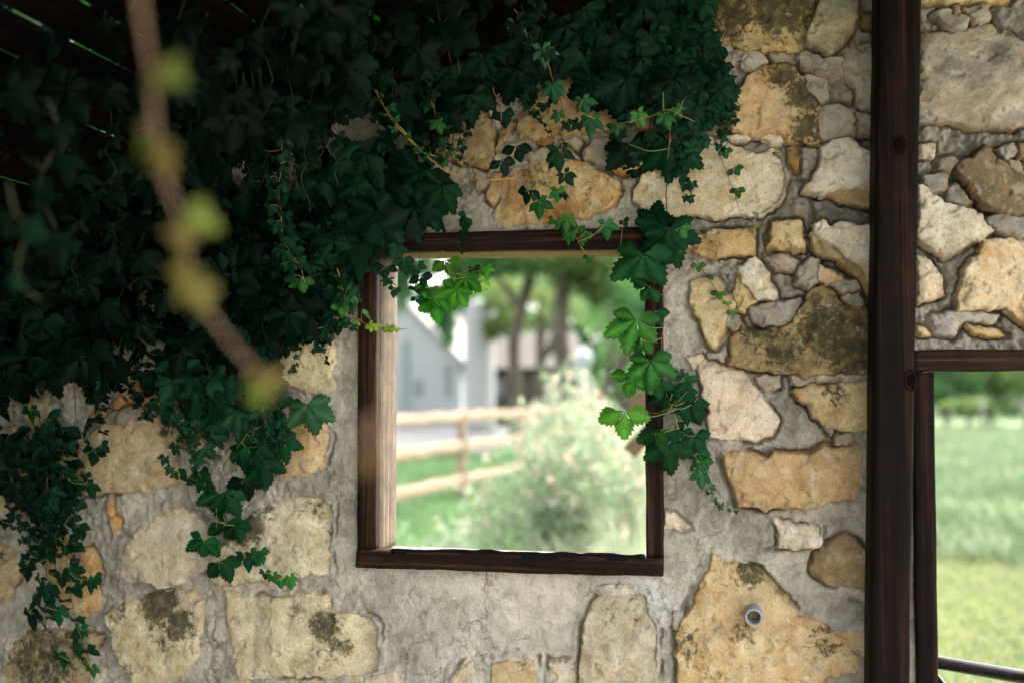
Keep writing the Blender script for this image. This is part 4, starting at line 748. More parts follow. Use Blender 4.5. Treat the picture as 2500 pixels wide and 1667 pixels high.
strand('creeper tail of dark glossy leaves trailing down the wall below the window corner', 'N', [(640,300),(650,400),(720,620),(790,800),(860,900),(920,990),(930,1080),(990,1190),(1040,1270),(1100,1370),(1170,1420),(1250,1440)], Y=-.035, size=26, spacing=16, kind='small3', tint=(.028,.17,.055), stem=(.26,.24,.08), fill=(.5,1), taper=.6, r=.0018,
       leaves=[(645,400,62,-8,'mid',(.012,.085,.035)),(700,400,60,50,'small3',(.014,.10,.04)),(820,470,62,10,'mid',(.016,.105,.04)),(870,500,62,18,'small3',(.016,.11,.042)),(800,280,46,30,'mid',(.02,.13,.05)),(830,380,40,0,'small3',(.016,.1,.04)),
               (590,720,72,5,'three',(.012,.09,.035)),(640,860,74,5,'three',(.018,.11,.03)),(700,740,50,60,'small3',DG),(540,760,56,10,'small3',(.05,.22,.04),.02,50,0),(800,850,50,0,'small3',(.02,.13,.05)),(770,820,44,-20,'small3',(.016,.1,.035)),
               (900,780,54,30,'small3',(.018,.12,.045)),(905,770,50,-25,'small3',(.02,.13,.045)),(930,930,46,10,'small3',(.022,.14,.05)),(760,210,30,0,'mid',(.03,.14,.05)),(960,1000,40,10,'small3',(.03,.17,.05)),(950,1110,44,0,'mid',(.03,.17,.06)),(620,330,44,0,'small3',(.014,.09,.035))])
strand('small creeper sprig hanging free in the upper left of the window opening', 'K', [(430,40),(480,110),(490,240),(520,330),(555,350)], Y=-.03, size=20, spacing=0, stem=(.26,.16,.07), r=.0011,
       leaves=[(330,340,52,-35,'big',(.035,.20,.03)),(370,440,62,5,'three',(.030,.18,.025),.03),(460,120,50,10,'three',(.08,.22,.03),.02),(550,350,62,-18,'big',(.06,.26,.03),.03),(625,255,56,0,'big',(.04,.20,.03),.02),(690,180,30,15,'small3',(.012,.09,.02)),(790,180,34,5,'mid',(.06,.25,.03)),(720,300,50,50,'three',(.22,.42,.10),.0,0,-50),(400,440,26,-40,'three',(.18,.32,.05)),(345,350,30,20,'small3',(.09,.26,.05))])
strand('fine yellow-green creeper tip reaching across the weathered window board', 'E', [(90,500),(170,620),(240,680),(330,705),(430,715),(520,710)], Y=-.06, size=15, spacing=22, kind='three', tint=YG, stem=(.30,.20,.06), r=.0011, fill=(.35,.8), leaves=[(310,680,18,0,'three',YG),(385,700,20,20,'three',YG),(425,710,18,0,'three',YG),(220,600,32,30,'small3',(.1,.28,.12),.03,60)])
strand('glossy dark creeper clump at the upper left corner of the window frame', 'E', [(60,330),(90,440),(110,540),(130,640)], Y=-.10, size=34, spacing=12, kind='small3', tint=(.022,.12,.055), stem=YS, spread=1.2, leaves=[(130,450,40,20,'small3',(.05,.17,.10),.03,70),(140,520,44,10,'small3',(.05,.17,.10),.03,70),(75,560,36,0,'small3',(.06,.24,.05),.03)])
strand('reddish runner with tiny leaves dangling over the head of the window', 'E', [(1500,20),(1560,90),(1610,180),(1660,250),(1720,290),(1800,312),(1880,308),(1930,335)], Y=-.07, size=15, spacing=0, kind='three', stem=(.34,.13,.06), r=.0018,
       leaves=[(1520,30,40,-5,'mid',(.045,.22,.05)),(1540,110,30,-10,'mid',(.045,.22,.05)),(1650,90,34,-50,'small3',(.045,.2,.05)),(1772,45,44,5,'mid',(.04,.2,.06)),(1620,150,16,10,'three',BRI),(1665,245,20,0,'three',BRI),(1885,20,24,30,'small3',MD),(1600,60,28,-40,'small3',(.045,.2,.05)),(1930,330,14,20,'small3',YG)])
strand('thin red vine with tiny leaves slanting down the pale stones right of the window', 'P', [(1690,130),(1735,310),(1765,400),(1792,470),(1815,540),(1840,580),(1870,620),(1925,672),(1985,715),(2000,730)], Y=-.03, size=16, spacing=0, kind='three', stem=RS_, r=.0012, ydip=.004,
       leaves=[(1770,365,24,15,'three',(.03,.14,.04)),(1792,410,26,30,'three',(.03,.15,.04)),(1798,460,26,10,'three',BRI),(1762,322,24,0,'mid',MD),(1840,553,14,10,'three',YG)])
strand('lower red vine with four tiny leaves crossing the ochre stone by the window', 'F', [(200,175),(250,260),(350,410),(450,560),(540,630),(650,680),(740,705),(880,690),(930,715)], Y=-.028, size=16, spacing=0, kind='three', stem=RS_, r=.0011, ydip=.004,
       leaves=[(275,300,24,0,'three',(.08,.24,.05)),(355,375,12,20,'three',(.08,.2,.06)),(405,475,24,0,'three',(.08,.24,.05)),(460,540,14,0,'three',YG),(490,595,18,0,'three',(.12,.28,.05))])
strand('creeper strand of broad leaves hanging below the left corner of the window over mossy stones', 'G', [(1650,-330),(1600,-150),(1560,0),(1430,180),(1400,380),(1380,520),(1400,640),(1500,720),(1620,760),(1700,830),(1780,890),(1860,895)], Y=-.07, size=40, spacing=0, stem=(.16,.15,.06), r=.0018,
       leaves=[(1265,220,54,0,'big',(.016,.12,.04)),(1200,250,34,-70,'three',(.016,.12,.04)),(1400,360,78,-15,'big',(.016,.115,.038)),(1440,350,70,30,'three',(.016,.115,.038)),(1560,110,66,-10,'big',(.014,.10,.04)),(1680,140,78,10,'big',(.014,.10,.04)),(1790,20,66,20,'big',(.016,.115,.042)),(1560,260,60,0,'three',DG),
               (1300,660,64,-15,'big',(.018,.13,.04)),(1440,540,66,-10,'big',(.015,.11,.035)),(1500,560,52,20,'three',(.015,.11,.035)),(1400,790,66,25,'three',(.014,.10,.034)),(1560,760,52,-5,'mid',(.016,.12,.04)),(1600,740,40,30,'mid',(.02,.13,.05)),(1650,730,40,20,'small3',(.02,.14,.05)),
               (1690,860,30,-10,'mid',(.02,.14,.04)),(1740,880,30,10,'mid',(.03,.18,.045)),(1790,910,26,0,'small3',(.04,.22,.05)),(1850,890,28,20,'mid',(.06,.27,.06)),(1850,930,22,0,'small3',(.06,.27,.06)),(1620,-40,66,0,'big',(.014,.10,.04))])
strand('three broad pale-veined leaves of creeper lying over the cream stone left of the window', 'L', [(500,-300),(620,300),(640,690),(850,1040),(1300,820),(1620,960),(1280,1280)], Y=-.09, size=40, spacing=0, stem=(.18,.15,.07), r=.0018,
       leaves=[(645,690,70,-5,'big',(.018,.13,.055)),(500,1090,72,-15,'big',(.014,.10,.038)),(540,1080,70,30,'three',(.014,.10,.038)),(850,1050,78,0,'big',(.035,.13,.06)),(1640,970,88,10,'big',(.045,.14,.07),.03,0,0),(1290,1270,66,0,'big',(.013,.10,.04)),(1180,780,76,0,'big',(.05,.16,.05)),(1280,1080,32,20,'small3',DG),(870,1510,50,0,'big',(.015,.11,.04)),(1060,1500,52,20,'big',(.015,.11,.04)),(1000,780,70,-20,'three',(.03,.14,.06)),(120,640,60,0,'big',DG)])
strand('creeper leaves silhouetted on the bright cream stone beside the window frame', 'L', [(1500,-250),(1740,30),(1700,120),(1640,170)], Y=-.06, size=30, spacing=0, stem=YS, r=.0012,
       leaves=[(1720,60,62,-40,'three',(.008,.05,.02)),(1760,40,62,10,'big',(.007,.04,.018)),(1410,160,40,40,'three',(.008,.05,.02)),(1410,270,40,60,'three',(.008,.05,.02)),(1450,560,22,60,'small3',DG),(1300,520,30,0,'small3',DG),(1980,0,46,0,'three',MD)])
strand('leftmost creeper strand of rounded dark leaves hanging down to the bottom of the wall', 'G', [(380,-120),(400,0),(400,150),(385,400),(400,600),(430,820),(440,950),(480,1150),(540,1350),(580,1440)], Y=-.07, size=46, spacing=34, kind='small3', tint=(.012,.085,.038), stem=(.10,.12,.04), r=.0018, taper=.2,
       leaves=[(600,80,44,-10,'small3',(.010,.075,.03)),(640,50,30,50,'small3',(.010,.07,.03)),(550,300,50,5,'mid',(.012,.085,.035)),(540,230,28,0,'small3',(.010,.07,.03)),(460,140,44,-10,'small3',DG),(440,310,40,20,'small3',DG),(560,910,42,0,'mid',(.016,.12,.04)),(600,890,30,40,'small3',(.016,.12,.04)),(490,560,48,0,'small3',(.012,.085,.035)),(460,850,44,10,'small3',(.014,.1,.035)),(510,1210,40,0,'mid',(.018,.13,.05)),(380,1390,46,0,'mid',(.014,.11,.04)),(490,1340,34,0,'mid',(.018,.12,.04)),(580,1470,34,0,'mid',(.04,.17,.05))])
strand('second creeper strand from the left edge with layered dark leaves', 'G', [(230,-200),(280,0),(300,300),(280,560),(300,800),(280,1000),(290,1200)], Y=-.09, size=46, spacing=17, kind='mid', tint=(.010,.072,.032), stem=(.07,.06,.03), r=.002,
       leaves=[(130,240,46,-30,'small3',DG),(160,430,46,0,'small3',DG),(40,310,32,-20,'small3',DG),(160,800,48,0,'small3',DG),(180,1110,50,10,'small3',(.006,.04,.02)),(370,1100,48,0,'mid',(.018,.13,.045)),(290,960,56,10,'small3',(.012,.08,.03)),(100,400,34,-20,'small3',DG),(20,540,26,0,'mid',DG)])
strand('creeper strand with one bright sprig at the far left above the cream stones', 'D', [(650,20),(760,130),(850,220),(960,310),(1040,430),(1065,560),(1050,650)], Y=-.10, size=26, spacing=0, stem=(.30,.28,.08), r=.0016, leaves=[(990,290,22,60,'three',(.12,.3,.05)),(960,320,20,-40,'three',(.1,.28,.05)),(860,230,38,0,'small3',(.012,.08,.03)),(645,1060,28,0,'mid',(.03,.18,.06)),(680,160,34,-20,'mid',TE)])

# --- the dense curtain of creeper over the wall, in a few separate plants
def inpoly(P, x, y):
    c = False; n = len(P)
    for i in range(n):
        a, b = P[i], P[(i + 1) % n]
        if (a[1] > y) != (b[1] > y) and x < (b[0] - a[0]) * (y - a[1]) / (b[1] - a[1]) + a[0]: c = not c
    return c
def mass(label, poly, n, sizes, Y0, Y1, tints, kinds, stems=14, hang=9):
    xs_ = [p[0] for p in poly]; ys_ = [p[1] for p in poly]; lb = LB(); mb = MB(); c = 0
    base = at((min(xs_) + max(xs_)) / 2, min(ys_), -.05); T = empty('creeper_vine', tuple(base), label, 'creeper', 'dense creeper plants covering the top of the wall')
    while c < n:
        x, y = random.uniform(min(xs_), max(xs_)), random.uniform(min(ys_), max(ys_))
        mg = .5 * (sizes[0] + sizes[1]) * .55
        if not (inpoly(poly, x, y) and inpoly(poly, x + mg, y) and inpoly(poly, x, y + mg)): continue
        c += 1; f = random.random(); Y = Y0 + (Y1 - Y0) * f; p = at(x, y, Y); sz = random.uniform(*sizes) * mpp(p)
        kd = random.choice(kinds)
        if f > .6 and random.random() < .5: sz *= .7
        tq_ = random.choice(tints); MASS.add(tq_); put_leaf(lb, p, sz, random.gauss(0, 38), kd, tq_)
        if random.random() < .35: mb.tube([p, p + Vector((random.uniform(-.02, .02), .02, .05))], .0008, 3, (.05, .06, .025), caps=False)
    for k in range(hang):                       # tails that hang free below the mass
        for _ in range(60):
            x, y = random.uniform(min(xs_), max(xs_)), random.uniform(min(ys_), max(ys_))
            if inpoly(poly, x, y) and not inpoly(poly, x, y + 90): break
        L_ = random.uniform(90, 210); Yh = Y0 * .5 + Y1 * .5; n_ = 7; pts = [at(x + random.gauss(0, 9) + 10 * sin(j), y + L_ * j / n_, Yh) for j in range(n_ + 1)]; pp = smooth_path(pts, .01)
        mb.tube(pp, .0010, 4, (.05, .035, .018)); acc = 0; sz0 = random.uniform(26, 52)
        for i in range(1, len(pp)):
            acc += (pp[i] - pp[i - 1]).length / mpp(pp[0])
            if acc > sz0 * .55:
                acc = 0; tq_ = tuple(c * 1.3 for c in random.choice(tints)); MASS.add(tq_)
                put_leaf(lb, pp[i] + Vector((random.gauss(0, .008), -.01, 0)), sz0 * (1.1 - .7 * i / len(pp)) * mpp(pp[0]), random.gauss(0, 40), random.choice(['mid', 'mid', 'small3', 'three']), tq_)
    for k in range(stems):
        for _ in range(200):
            x, y = random.uniform(min(xs_), max(xs_)), random.uniform(min(ys_), max(ys_))
            if inpoly(poly, x, y) and inpoly(poly, x, y + 120): break
        pts = [at(x + random.gauss(0, 12), y + j * random.uniform(35, 60), Y0 * .7 + Y1 * .3 + random.gauss(0, .01)) for j in range(5)]
        mb.tube(smooth_path(pts, .02), .0014, 4, random.choice([(.03, .02, .012), (.05, .032, .016), (.02, .025, .01)]))
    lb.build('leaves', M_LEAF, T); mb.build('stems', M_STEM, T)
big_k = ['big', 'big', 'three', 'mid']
dt = [(.006, .036, .020), (.008, .045, .024), (.011, .058, .028), (.005, .028, .016)]  # shade behind the front strands put into these leaf tints
W2 = lambda pts: [(x * 1.063, y * 1.063) for x, y in pts]
mass('dense dark creeper draped from the roof over the top middle of the stone wall', W2([(800,-60),(1560,-60),(1640,60),(1640,240),(1480,250),(1330,240),(1290,190),(1140,210),(1100,250),(1040,290),(1020,360),(900,330),(820,200)]), 210, (56, 118), -.03, -.11, dt, big_k, 26)
mass('thick creeper cluster hanging above the top left corner of the window frame', W2([(700,380),(860,330),(1010,370),(1080,420),(1060,500),(1050,575),(960,590),(900,520),(860,600),(840,640),(760,700),(690,720),(660,620),(700,560)]), 95, (62, 118), -.04, -.11, dt + [(.012,.065,.026)], ['big', 'big', 'big', 'three'], 8)
mass('nearly black creeper mass filling the shaded left side above the cream stones', W2([(-70,300),(240,290),(420,380),(600,400),(690,450),(700,600),(760,720),(650,800),(640,880),(430,900),(390,940),(300,860),(210,900),(60,890),(-70,1000)]), 330, (58, 120), -.04, -.17, [(.0025, .013, .008), (.0035, .018, .011), (.005, .026, .014)], big_k, 20)  # the left side's shade is put into the near-black leaf tints
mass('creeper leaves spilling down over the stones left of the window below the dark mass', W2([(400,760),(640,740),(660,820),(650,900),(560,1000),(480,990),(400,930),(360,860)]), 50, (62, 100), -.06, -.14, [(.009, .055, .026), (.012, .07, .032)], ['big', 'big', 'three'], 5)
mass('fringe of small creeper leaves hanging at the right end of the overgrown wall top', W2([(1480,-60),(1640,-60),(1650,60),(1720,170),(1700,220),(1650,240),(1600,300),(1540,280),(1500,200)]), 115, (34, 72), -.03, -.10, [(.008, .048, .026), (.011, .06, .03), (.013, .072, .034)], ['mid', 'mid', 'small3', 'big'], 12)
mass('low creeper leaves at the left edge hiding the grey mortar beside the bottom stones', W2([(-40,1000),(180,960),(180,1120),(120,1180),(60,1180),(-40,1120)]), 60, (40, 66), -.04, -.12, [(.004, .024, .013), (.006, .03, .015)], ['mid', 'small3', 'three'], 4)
mass('loose creeper leaves dangling under the slats at the upper left', W2([(-60,-60),(800,-60),(830,120),(700,300),(600,360),(420,340),(240,280),(-60,280)]), 150, (50, 100), -.35, -.9, [(.0018, .009, .006), (.0028, .013, .008)], big_k, 10)  # shade under the slats put into the leaf tints

mass('creeper leaves hiding the joint between the dark roof and the wall at the upper left', W2([(150,420),(330,300),(560,190),(760,60),(860,-20),(900,120),(700,330),(420,430),(200,520)]), 190, (60, 110), -.06, -.30, [(.0035, .017, .011), (.005, .025, .014)], big_k, 10)  # leaf tints darkened to hold the shade below the roof
mass('dark creeper leaves dangling in front of the roof edge above the middle of the wall', W2([(560,-80),(1330,-80),(1180,40),(1000,120),(860,240),(700,300),(560,220)]), 120, (50, 95), -.22, -.5, [(.003, .015, .009), (.005, .024, .013)], big_k, 8)  # leaves tinted darker for the shade at the roof edge
# creeper growing over the roof (top side) and an unseen side screen added to darken the left
def cloud(lb, n, fn, size, tints, trn=None):
    for _ in range(n):
        p = fn(); sz = random.uniform(*size); a = np.random.RandomState(random.randrange(1 << 30)); q = a.randn(3, 3); q, _r = np.linalg.qr(q)
        V = np.array([(-.5, 0, 0), (0, -.32, .04), (.5, 0, 0), (0, .32, .04)]) * sz @ q + np.array(p)
        t = np.array(random.choice(tints)) * random.uniform(.75, 1.25); lb.add(V, np.array([(0, 1, 2), (0, 2, 3)]), np.tile(t, (4, 1)))
def roofpt():
    s_ = random.uniform(0, slen); p = r0 + sdir * s_ + nrm * random.uniform(.03, .24); return (p.x, random.uniform(-5.4, 0.05), p.z)
lb = LB(); cloud(lb, 8000, roofpt, (.08, .15), [(.03, .16, .05), (.04, .2, .05)])
T = empty('creeper_vine', (r0.x, -1.7, r0.z), 'creeper spread over the top of the lath roof, seen only as green glints between slats', 'creeper'); lb.build('leaves', M_TREELEAF, T)
sx = at(0, 900).x - .22
lb = LB(); cloud(lb, 4500, lambda: (sx - random.uniform(0, .25), random.uniform(-3.2, 0), random.uniform(.2, 2.1)), (.08, .14), [(.015, .08, .03)])
lb2 = LB(); cloud(lb2, 5000, lambda: (random.uniform(sx - .4, sx + 2.0), -5.0 - random.uniform(0, .3), random.uniform(.1, 2.3)), (.1, .18), [(.02, .09, .035)])
T = empty('shade_hedge', (sx + .8, -5.1, 0), 'unseen green foliage added behind the view to dim light from the rear left', 'shade_hedge'); lb2.build('foliage', M_LEAF, T)  # unseen foliage added to hold back light from behind the camera
EV = empty('shade_eave', (at(1900, 100).x, -.35, 2.78), 'unseen board eave added to shade the top right of the wall', 'roof'); mb = MB(); mb.box(at(1400, 0).x, at(2500, 100).x + 1.2, -2.1, -.02, 2.78, 2.80); mb.build('boarding', M_LATH, EV, smooth=False)  # boards out of view, added to darken the wall top
T = empty('creeper_vine', (sx, -1.6, 0), 'unseen creeper screen added left of the yard to darken that side', 'creeper'); lb.build('leaves', M_LEAF, T)

# ------------------------------------------------------------------ near, out-of-focus shoots
def near_shoot(label, pts, depth, stem_r, stem_t, leaves, drift=.0):
    def pt(px, py, dd): d = ray(px, py).normalized(); return CAM + d * dd
    W_ = [pt(px * 1.063, py * 1.063, depth + drift * i) for i, (px, py) in enumerate(pts)]
    T = empty('creeper_shoot', tuple(W_[0]), label, 'creeper', 'creeper shoots hanging close by'); mb = MB(); P = smooth_path(W_, .012, .0005); mb.tube(P, [stem_r * (1 - .3 * i / len(P)) for i in range(len(P))], 8, stem_t); lb = LB()
    for (px, py, sz, rot, kd, tt) in leaves:
        p = pt(px * 1.063, py * 1.063, depth - .01); nr = min(P, key=lambda q: (q - p).length)
        mb.tube([nr, (nr + p) / 2 + Vector((0, 0, .003)), p], .0012, 5, stem_t, caps=False); put_leaf(lb, p, sz, rot, kd, tt)
    mb.build('stem', M_STEM, T); lb.build('leaves', M_LEAF, T)
ygl = (.20, .25, .05); bgl = (.26, .20, .07)
near_shoot('blurred pinkish shoot with yellow-green leaf buds slanting down close to the viewer', [(315,-80),(325,30),(345,160),(355,280),(372,390),(402,470),(425,560),(440,650),(480,720),(540,800),(600,860),(640,910)], .80, .0021, (.19, .105, .06),
           [(372,150,.0236,60,'small3',ygl),(358,165,.0188,-20,'small3',bgl),(330,310,.0268,-50,'small3',ygl),(360,350,.0236,30,'small3',bgl),(430,500,.0268,60,'small3',ygl),(415,530,.0204,-10,'small3',bgl),(430,620,.0268,-20,'small3',(.28,.25,.07)),(450,660,.0236,10,'small3',(.28,.25,.07)),(610,860,.0236,0,'small3',bgl),(590,890,.0204,30,'small3',ygl)])
near_shoot('blurred brown shoot tip floating before the lower left window board', [(850,950),(846,1000),(842,1050),(838,1090)], .75, .0028, (.22, .12, .07), [(842,1060,.012,0,'small3',(.4,.28,.12))])
near_shoot('out of focus dark leaf trio at the far left edge', [(20,420),(35,490),(60,520),(40,640),(95,690)], 1.35, .0011, (.05, .06, .025), [(50,520,.045,10,'small3',(.006,.05,.024)),(60,525,.034,70,'small3',(.006,.045,.02)),(20,510,.04,-50,'small3',(.005,.035,.018)),(35,640,.020,0,'small3',(.008,.06,.025))])
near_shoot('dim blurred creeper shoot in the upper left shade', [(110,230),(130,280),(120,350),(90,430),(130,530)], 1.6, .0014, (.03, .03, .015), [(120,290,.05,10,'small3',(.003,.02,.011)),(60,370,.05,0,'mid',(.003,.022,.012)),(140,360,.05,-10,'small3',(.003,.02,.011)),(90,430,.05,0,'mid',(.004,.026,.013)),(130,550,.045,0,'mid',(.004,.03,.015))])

# ------------------------------------------------------------------ beyond the wall
# split-rail fence
fa = onz(970, 1272); fb = onz(1127, 1228); fd = (fb - fa); fd.z = 0; fdn = fd.normalized(); fs = Vector((-fdn.y, fdn.x, 0))
FN = empty('rail_fence', tuple(fb), 'pale timber fence of three rails crossing the grass behind the window', 'fence')
def rail(p, q, hh, wd, nm):
    mb = MB(); d = (q - p); L = d.length; dn = d.normalized(); up = Vector((0, 0, 1)); V = []; n = 14
    for i in range(n + 1):
        c = p + d * i / n + up * (.01 * sin(i * 1.3 + p.x)); hw = hh * (1 + .08 * sin(i * 2.1)); 
        for (u, v) in ((-1, -.8), (-.8, -1), (.8, -1), (1, -.8), (1, .8), (.8, 1), (-.8, 1), (-1, .8)): V.append(c + fs * (wd / 2 * u) + up * (hw / 2 * v))
    F = [[i * 8 + k, i * 8 + (k + 1) % 8, (i + 1) * 8 + (k + 1) % 8, (i + 1) * 8 + k] for i in range(n) for k in range(8)] + [list(range(8))[::-1], [n * 8 + k for k in range(8)]]
    mb.add(V, F); return mb.build(nm, M_FENCE, FN)
sp = 2.6
for k in range(-2, 4):
    c = fb + fdn * sp * k; mb = MB(); n_ = 10
    mb.tube([c + Vector((0, 0, z)) for z in (-.05, .4, .8, 1.2, 1.30, 1.32)], [.075, .072, .070, .070, .066, .04], 10); mb.build('post', M_FENCE, FN)
    if k < 3:
        for z in (.33, .80, 1.22): rail(c + Vector((0, 0, z)) + fdn * .03, c + fdn * (sp - .03) + Vector((0, 0, z + random.uniform(-.02, .02))), .14, .075, 'rail')
# house
HY = 36.0
def hx(px): return at(px, 950, HY).x
def hz(py): return at(1050, py, HY).z
HS = empty('house', (hx(980), HY, 0), 'pale grey sided gabled house behind the fence at the left of the window view', 'house')
xr = hx(1125); xc = hx(968); xl = xc - 3.2; xm = hx(985) ; zr = hz(880); za = hz(735)
mb = MB(); zl = zr + (za - zr) * .2
V = [(xl, HY, 0), (xr, HY, 0), (xr, HY, zr), (xm, HY, za), (xl, HY, zr), (xl, HY + 8, 0), (xr, HY + 8, 0), (xr, HY + 8, zr), (xm, HY + 8, za), (xl, HY + 8, zr)]
mb.add(V, [[0, 1, 2, 3, 4], [9, 8, 7, 6, 5], [1, 6, 7, 2], [0, 4, 9, 5]], (.25, .265, .262)); mb.build('wall', M_WALLP, HS, smooth=False)
mb = MB()
for (xa_, za_, xb_, zb_) in ((xm, za, xr + .35, zr - .33), (xl - .35, zr - .25, xm, za)):
    for (t0, t1) in ((.04, .16),):
        V = [(xa_, y, za_ + t) for y in (HY - .3, HY + 8.3) for t in (t0, t1)] + [(xb_, y, zb_ + t) for y in (HY - .3, HY + 8.3) for t in (t0, t1)]
        mb.add(V, [[0, 1, 3, 2], [4, 6, 7, 5], [0, 4, 5, 1], [2, 3, 7, 6], [0, 2, 6, 4], [1, 5, 7, 3]], (.22, .21, .20))
mb.build('roof', M_WALLP, HS, smooth=False)
mb = MB(); mb.box(hx(985), hx(999), HY - .08, HY - .01, 0, zr + .8, (.15, .19, .175)); mb.build('corner_board', M_WALLP, HS, smooth=False)
for (pa, pb_, ya, yb_) in ((1012, 1032, 925, 968), (1088, 1101, 890, 968)):
    mb = MB(); mb.box(hx(pa), hx(pb_), HY - .05, HY - .012, hz(yb_), hz(ya), (.12, .13, .135)); w1 = mb.build('window', M_GLASSD, HS, smooth=False)
# siding battens
mb = MB(); x = xl + .1
while x < xr: mb.box(x, x + .03, HY - .02, HY - .003, 0, max(.2, min(zr, za - .2)), (.235, .25, .247)); x += .32
mb.build('siding_battens', M_WALLP, HS, smooth=False)
# silo
SY = 33.0; sx0, sx1 = at(1135, 950, SY).x, at(1207, 950, SY).x; sr = (sx1 - sx0) / 2; sc_ = (sx0 + sx1) / 2; sz_ = at(1170, 735, SY).z
SL = empty('silo', (sc_, SY, 0), 'tall narrow white silo standing right of the grey house', 'silo')
mb = MB(); mb.tube([(sc_, SY, z) for z in np.linspace(0, sz_ - .3, 14)], [sr * (1.0 if i % 2 else 1.012) for i in range(14)], 28, (.26, .26, .257)); mb.build('drum', M_WALLP, SL)
mb = MB(); mb.tube([(sc_, SY, sz_ - .3), (sc_, SY, sz_ - .1), (sc_, SY, sz_ + .12)], [sr * 1.04, sr * .7, .05], 28, (.30, .30, .29)); mb.build('cap', M_WALLP, SL)
# barn
BY = 40.0; bx = lambda px: at(px, 950, BY).x; bz = lambda py: at(1300, py, BY).z
BN = empty('barn', (bx(1290), BY, 0), 'low dark barn with a tan roof half hidden behind the tree trunks', 'barn')
mb = MB(); mb.box(bx(1180), bx(1385), BY, BY + 6, 0, bz(893), (.06, .052, .045)); mb.build('wall', M_WALLP, BN, smooth=False)
mb = MB(); V = [(bx(1170), BY - .5, bz(897)), (bx(1395), BY - .5, bz(897)), (bx(1375), BY + 3, bz(800)), (bx(1190), BY + 3, bz(800)), (bx(1170), BY + 6.5, bz(897)), (bx(1395), BY + 6.5, bz(897))]
mb.add(V, [[0, 1, 2, 3], [3, 2, 5, 4], [0, 3, 4], [1, 5, 2]], (.085, .078, .066)); mb.build('roof', M_WALLP, BN, smooth=False)
for (a, b, y0, y1) in ((1212, 1228, 925, 965), (1245, 1262, 925, 965), (1318, 1345, 915, 985)):
    mb = MB(); mb.box(bx(a), bx(b), BY - .04, BY - .005, bz(y1), bz(y0), (.22, .23, .23)); mb.build('window', M_WALLP, BN, smooth=False)
# water tank
TY = 34.0; tq = at(1423, 950, TY); TK = empty('water_tank', (tq.x, TY, 0), 'white upright water tank between the trunks behind the flowering bush', 'tank')
mb = MB(); tr_ = 27 * mpp(at(1423, 900, TY)); tzt = at(1423, 848, TY).z
mb.tube([(tq.x, TY, 0), (tq.x, TY, .3), (tq.x, TY, tzt - .6), (tq.x, TY, tzt - .25), (tq.x, TY, tzt)], [tr_, tr_, tr_, tr_ * .8, tr_ * .2], 24, (.36, .40, .43)); mb.build('shell', M_WALLP, TK)
# leaning boards by the bush
for lab, (a, b, w_) in (('rusty brown board leaning at the right edge of the window view, the upper one', ((1535, 985), (1640, 960), .10)), ('orange-brown board leaning low behind the window frame, the lower one', ((1535, 1105), (1625, 1010), .09))):
    pa, pb_ = at(*a, 3.2), at(*b, 3.2); T = empty('timber_board', (pa.x, 3.2, 0), lab, 'board', 'boards leaning by the bush'); d = (pb_ - pa).normalized()
    mb = MB(); u = Vector((-d.z, 0, d.x)) * w_ / 2; V = [tuple(p + u * s_ + Vector((0, y, 0))) for p in (pa, pb_) for s_ in (-1, 1) for y in (0, .03)]
    mb.add(V, [[0, 1, 3, 2], [4, 6, 7, 5], [0, 4, 5, 1], [2, 3, 7, 6], [0, 2, 6, 4], [1, 5, 7, 3]], (.11, .07, .04)); mb.build('plank', plain('rusty_plank', .8, .2, nz=8), T, smooth=False)
    mb = MB(); mb.box(pb_.x - .03, pb_.x + .03, 3.235, 3.29, 0, pb_.z + .03, (.30, .19, .11)); mb.build('prop', plain('prop_wood', .8, .2, nz=8), T, smooth=False)

# trees
def crown_pts(c, r, n, clumps=26):
    cs = []
    for _ in range(clumps):
        v = Vector((random.gauss(0, 1), random.gauss(0, 1), random.gauss(0, 1))).normalized() * random.uniform(.35, 1.0); cs.append(Vector((c[0] + v.x * r[0], c[1] + v.y * r[1], c[2] + v.z * r[2])))
    out = []
    for _ in range(n):
        q = random.choice(cs); k = .30; out.append((q.x + random.gauss(0, k * r[0] * .6), q.y + random.gauss(0, k * r[1] * .6), q.z + random.gauss(0, k * r[2] * .6)))
    return out
def tree(name, label, Y, trunk, r0_, r1_, crowns, nleaf, lsize, tints, branches=()):
    base = at(*trunk[0], Y); T = empty(name, (base.x, Y, 0), label, 'tree', 'trees behind the window')
    P = [Vector((base.x + .05, Y, -.05))] + [at(*q, Y) for q in trunk]; mb = MB(); P = smooth_path(P, .3, .0); mb.tube(P, [r0_ + (r1_ - r0_) * i / len(P) for i in range(len(P))], 12); 
    for br in branches:
        Q = smooth_path([at(*q[:2], Y + (q[2] if len(q) > 2 else 0)) for q in br], .3, .0); mb.tube(Q, [r1_ * .8 * (1 - .6 * i / len(Q)) for i in range(len(Q))], 8)
    mb.build('trunk', M_BARK, T)
    lb = LB()
    for (px, py, dy_, rx_, rz_) in crowns:
        c = at(px, py, Y + dy_); pts = crown_pts(c, (rx_, rx_, rz_), nleaf // len(crowns)); it = iter(pts); cloud(lb, len(pts), lambda: next(it), lsize, tints)
    lb.build('crown', M_TREELEAF, T)
G1 = [(.055, .14, .055), (.08, .18, .065), (.04, .10, .04)]; G2 = [(.11, .15, .055), (.08, .12, .04), (.15, .19, .08)]
tree('oak_tree', 'dark leaning tree trunk, left of the two trunks centred in the window', 23, [(1262, 1110), (1257, 930), (1255, 836), (1271, 760), (1309, 633), (1340, 560)], .20, .14, [(1230, 590, 0, 1.6, .8), (1160, 640, .5, .9, .5), (1330, 620, 0, 1.3, .7)], 12500, (.09, .18), G1, [[(1271, 760), (1235, 700), (1180, 640)]])
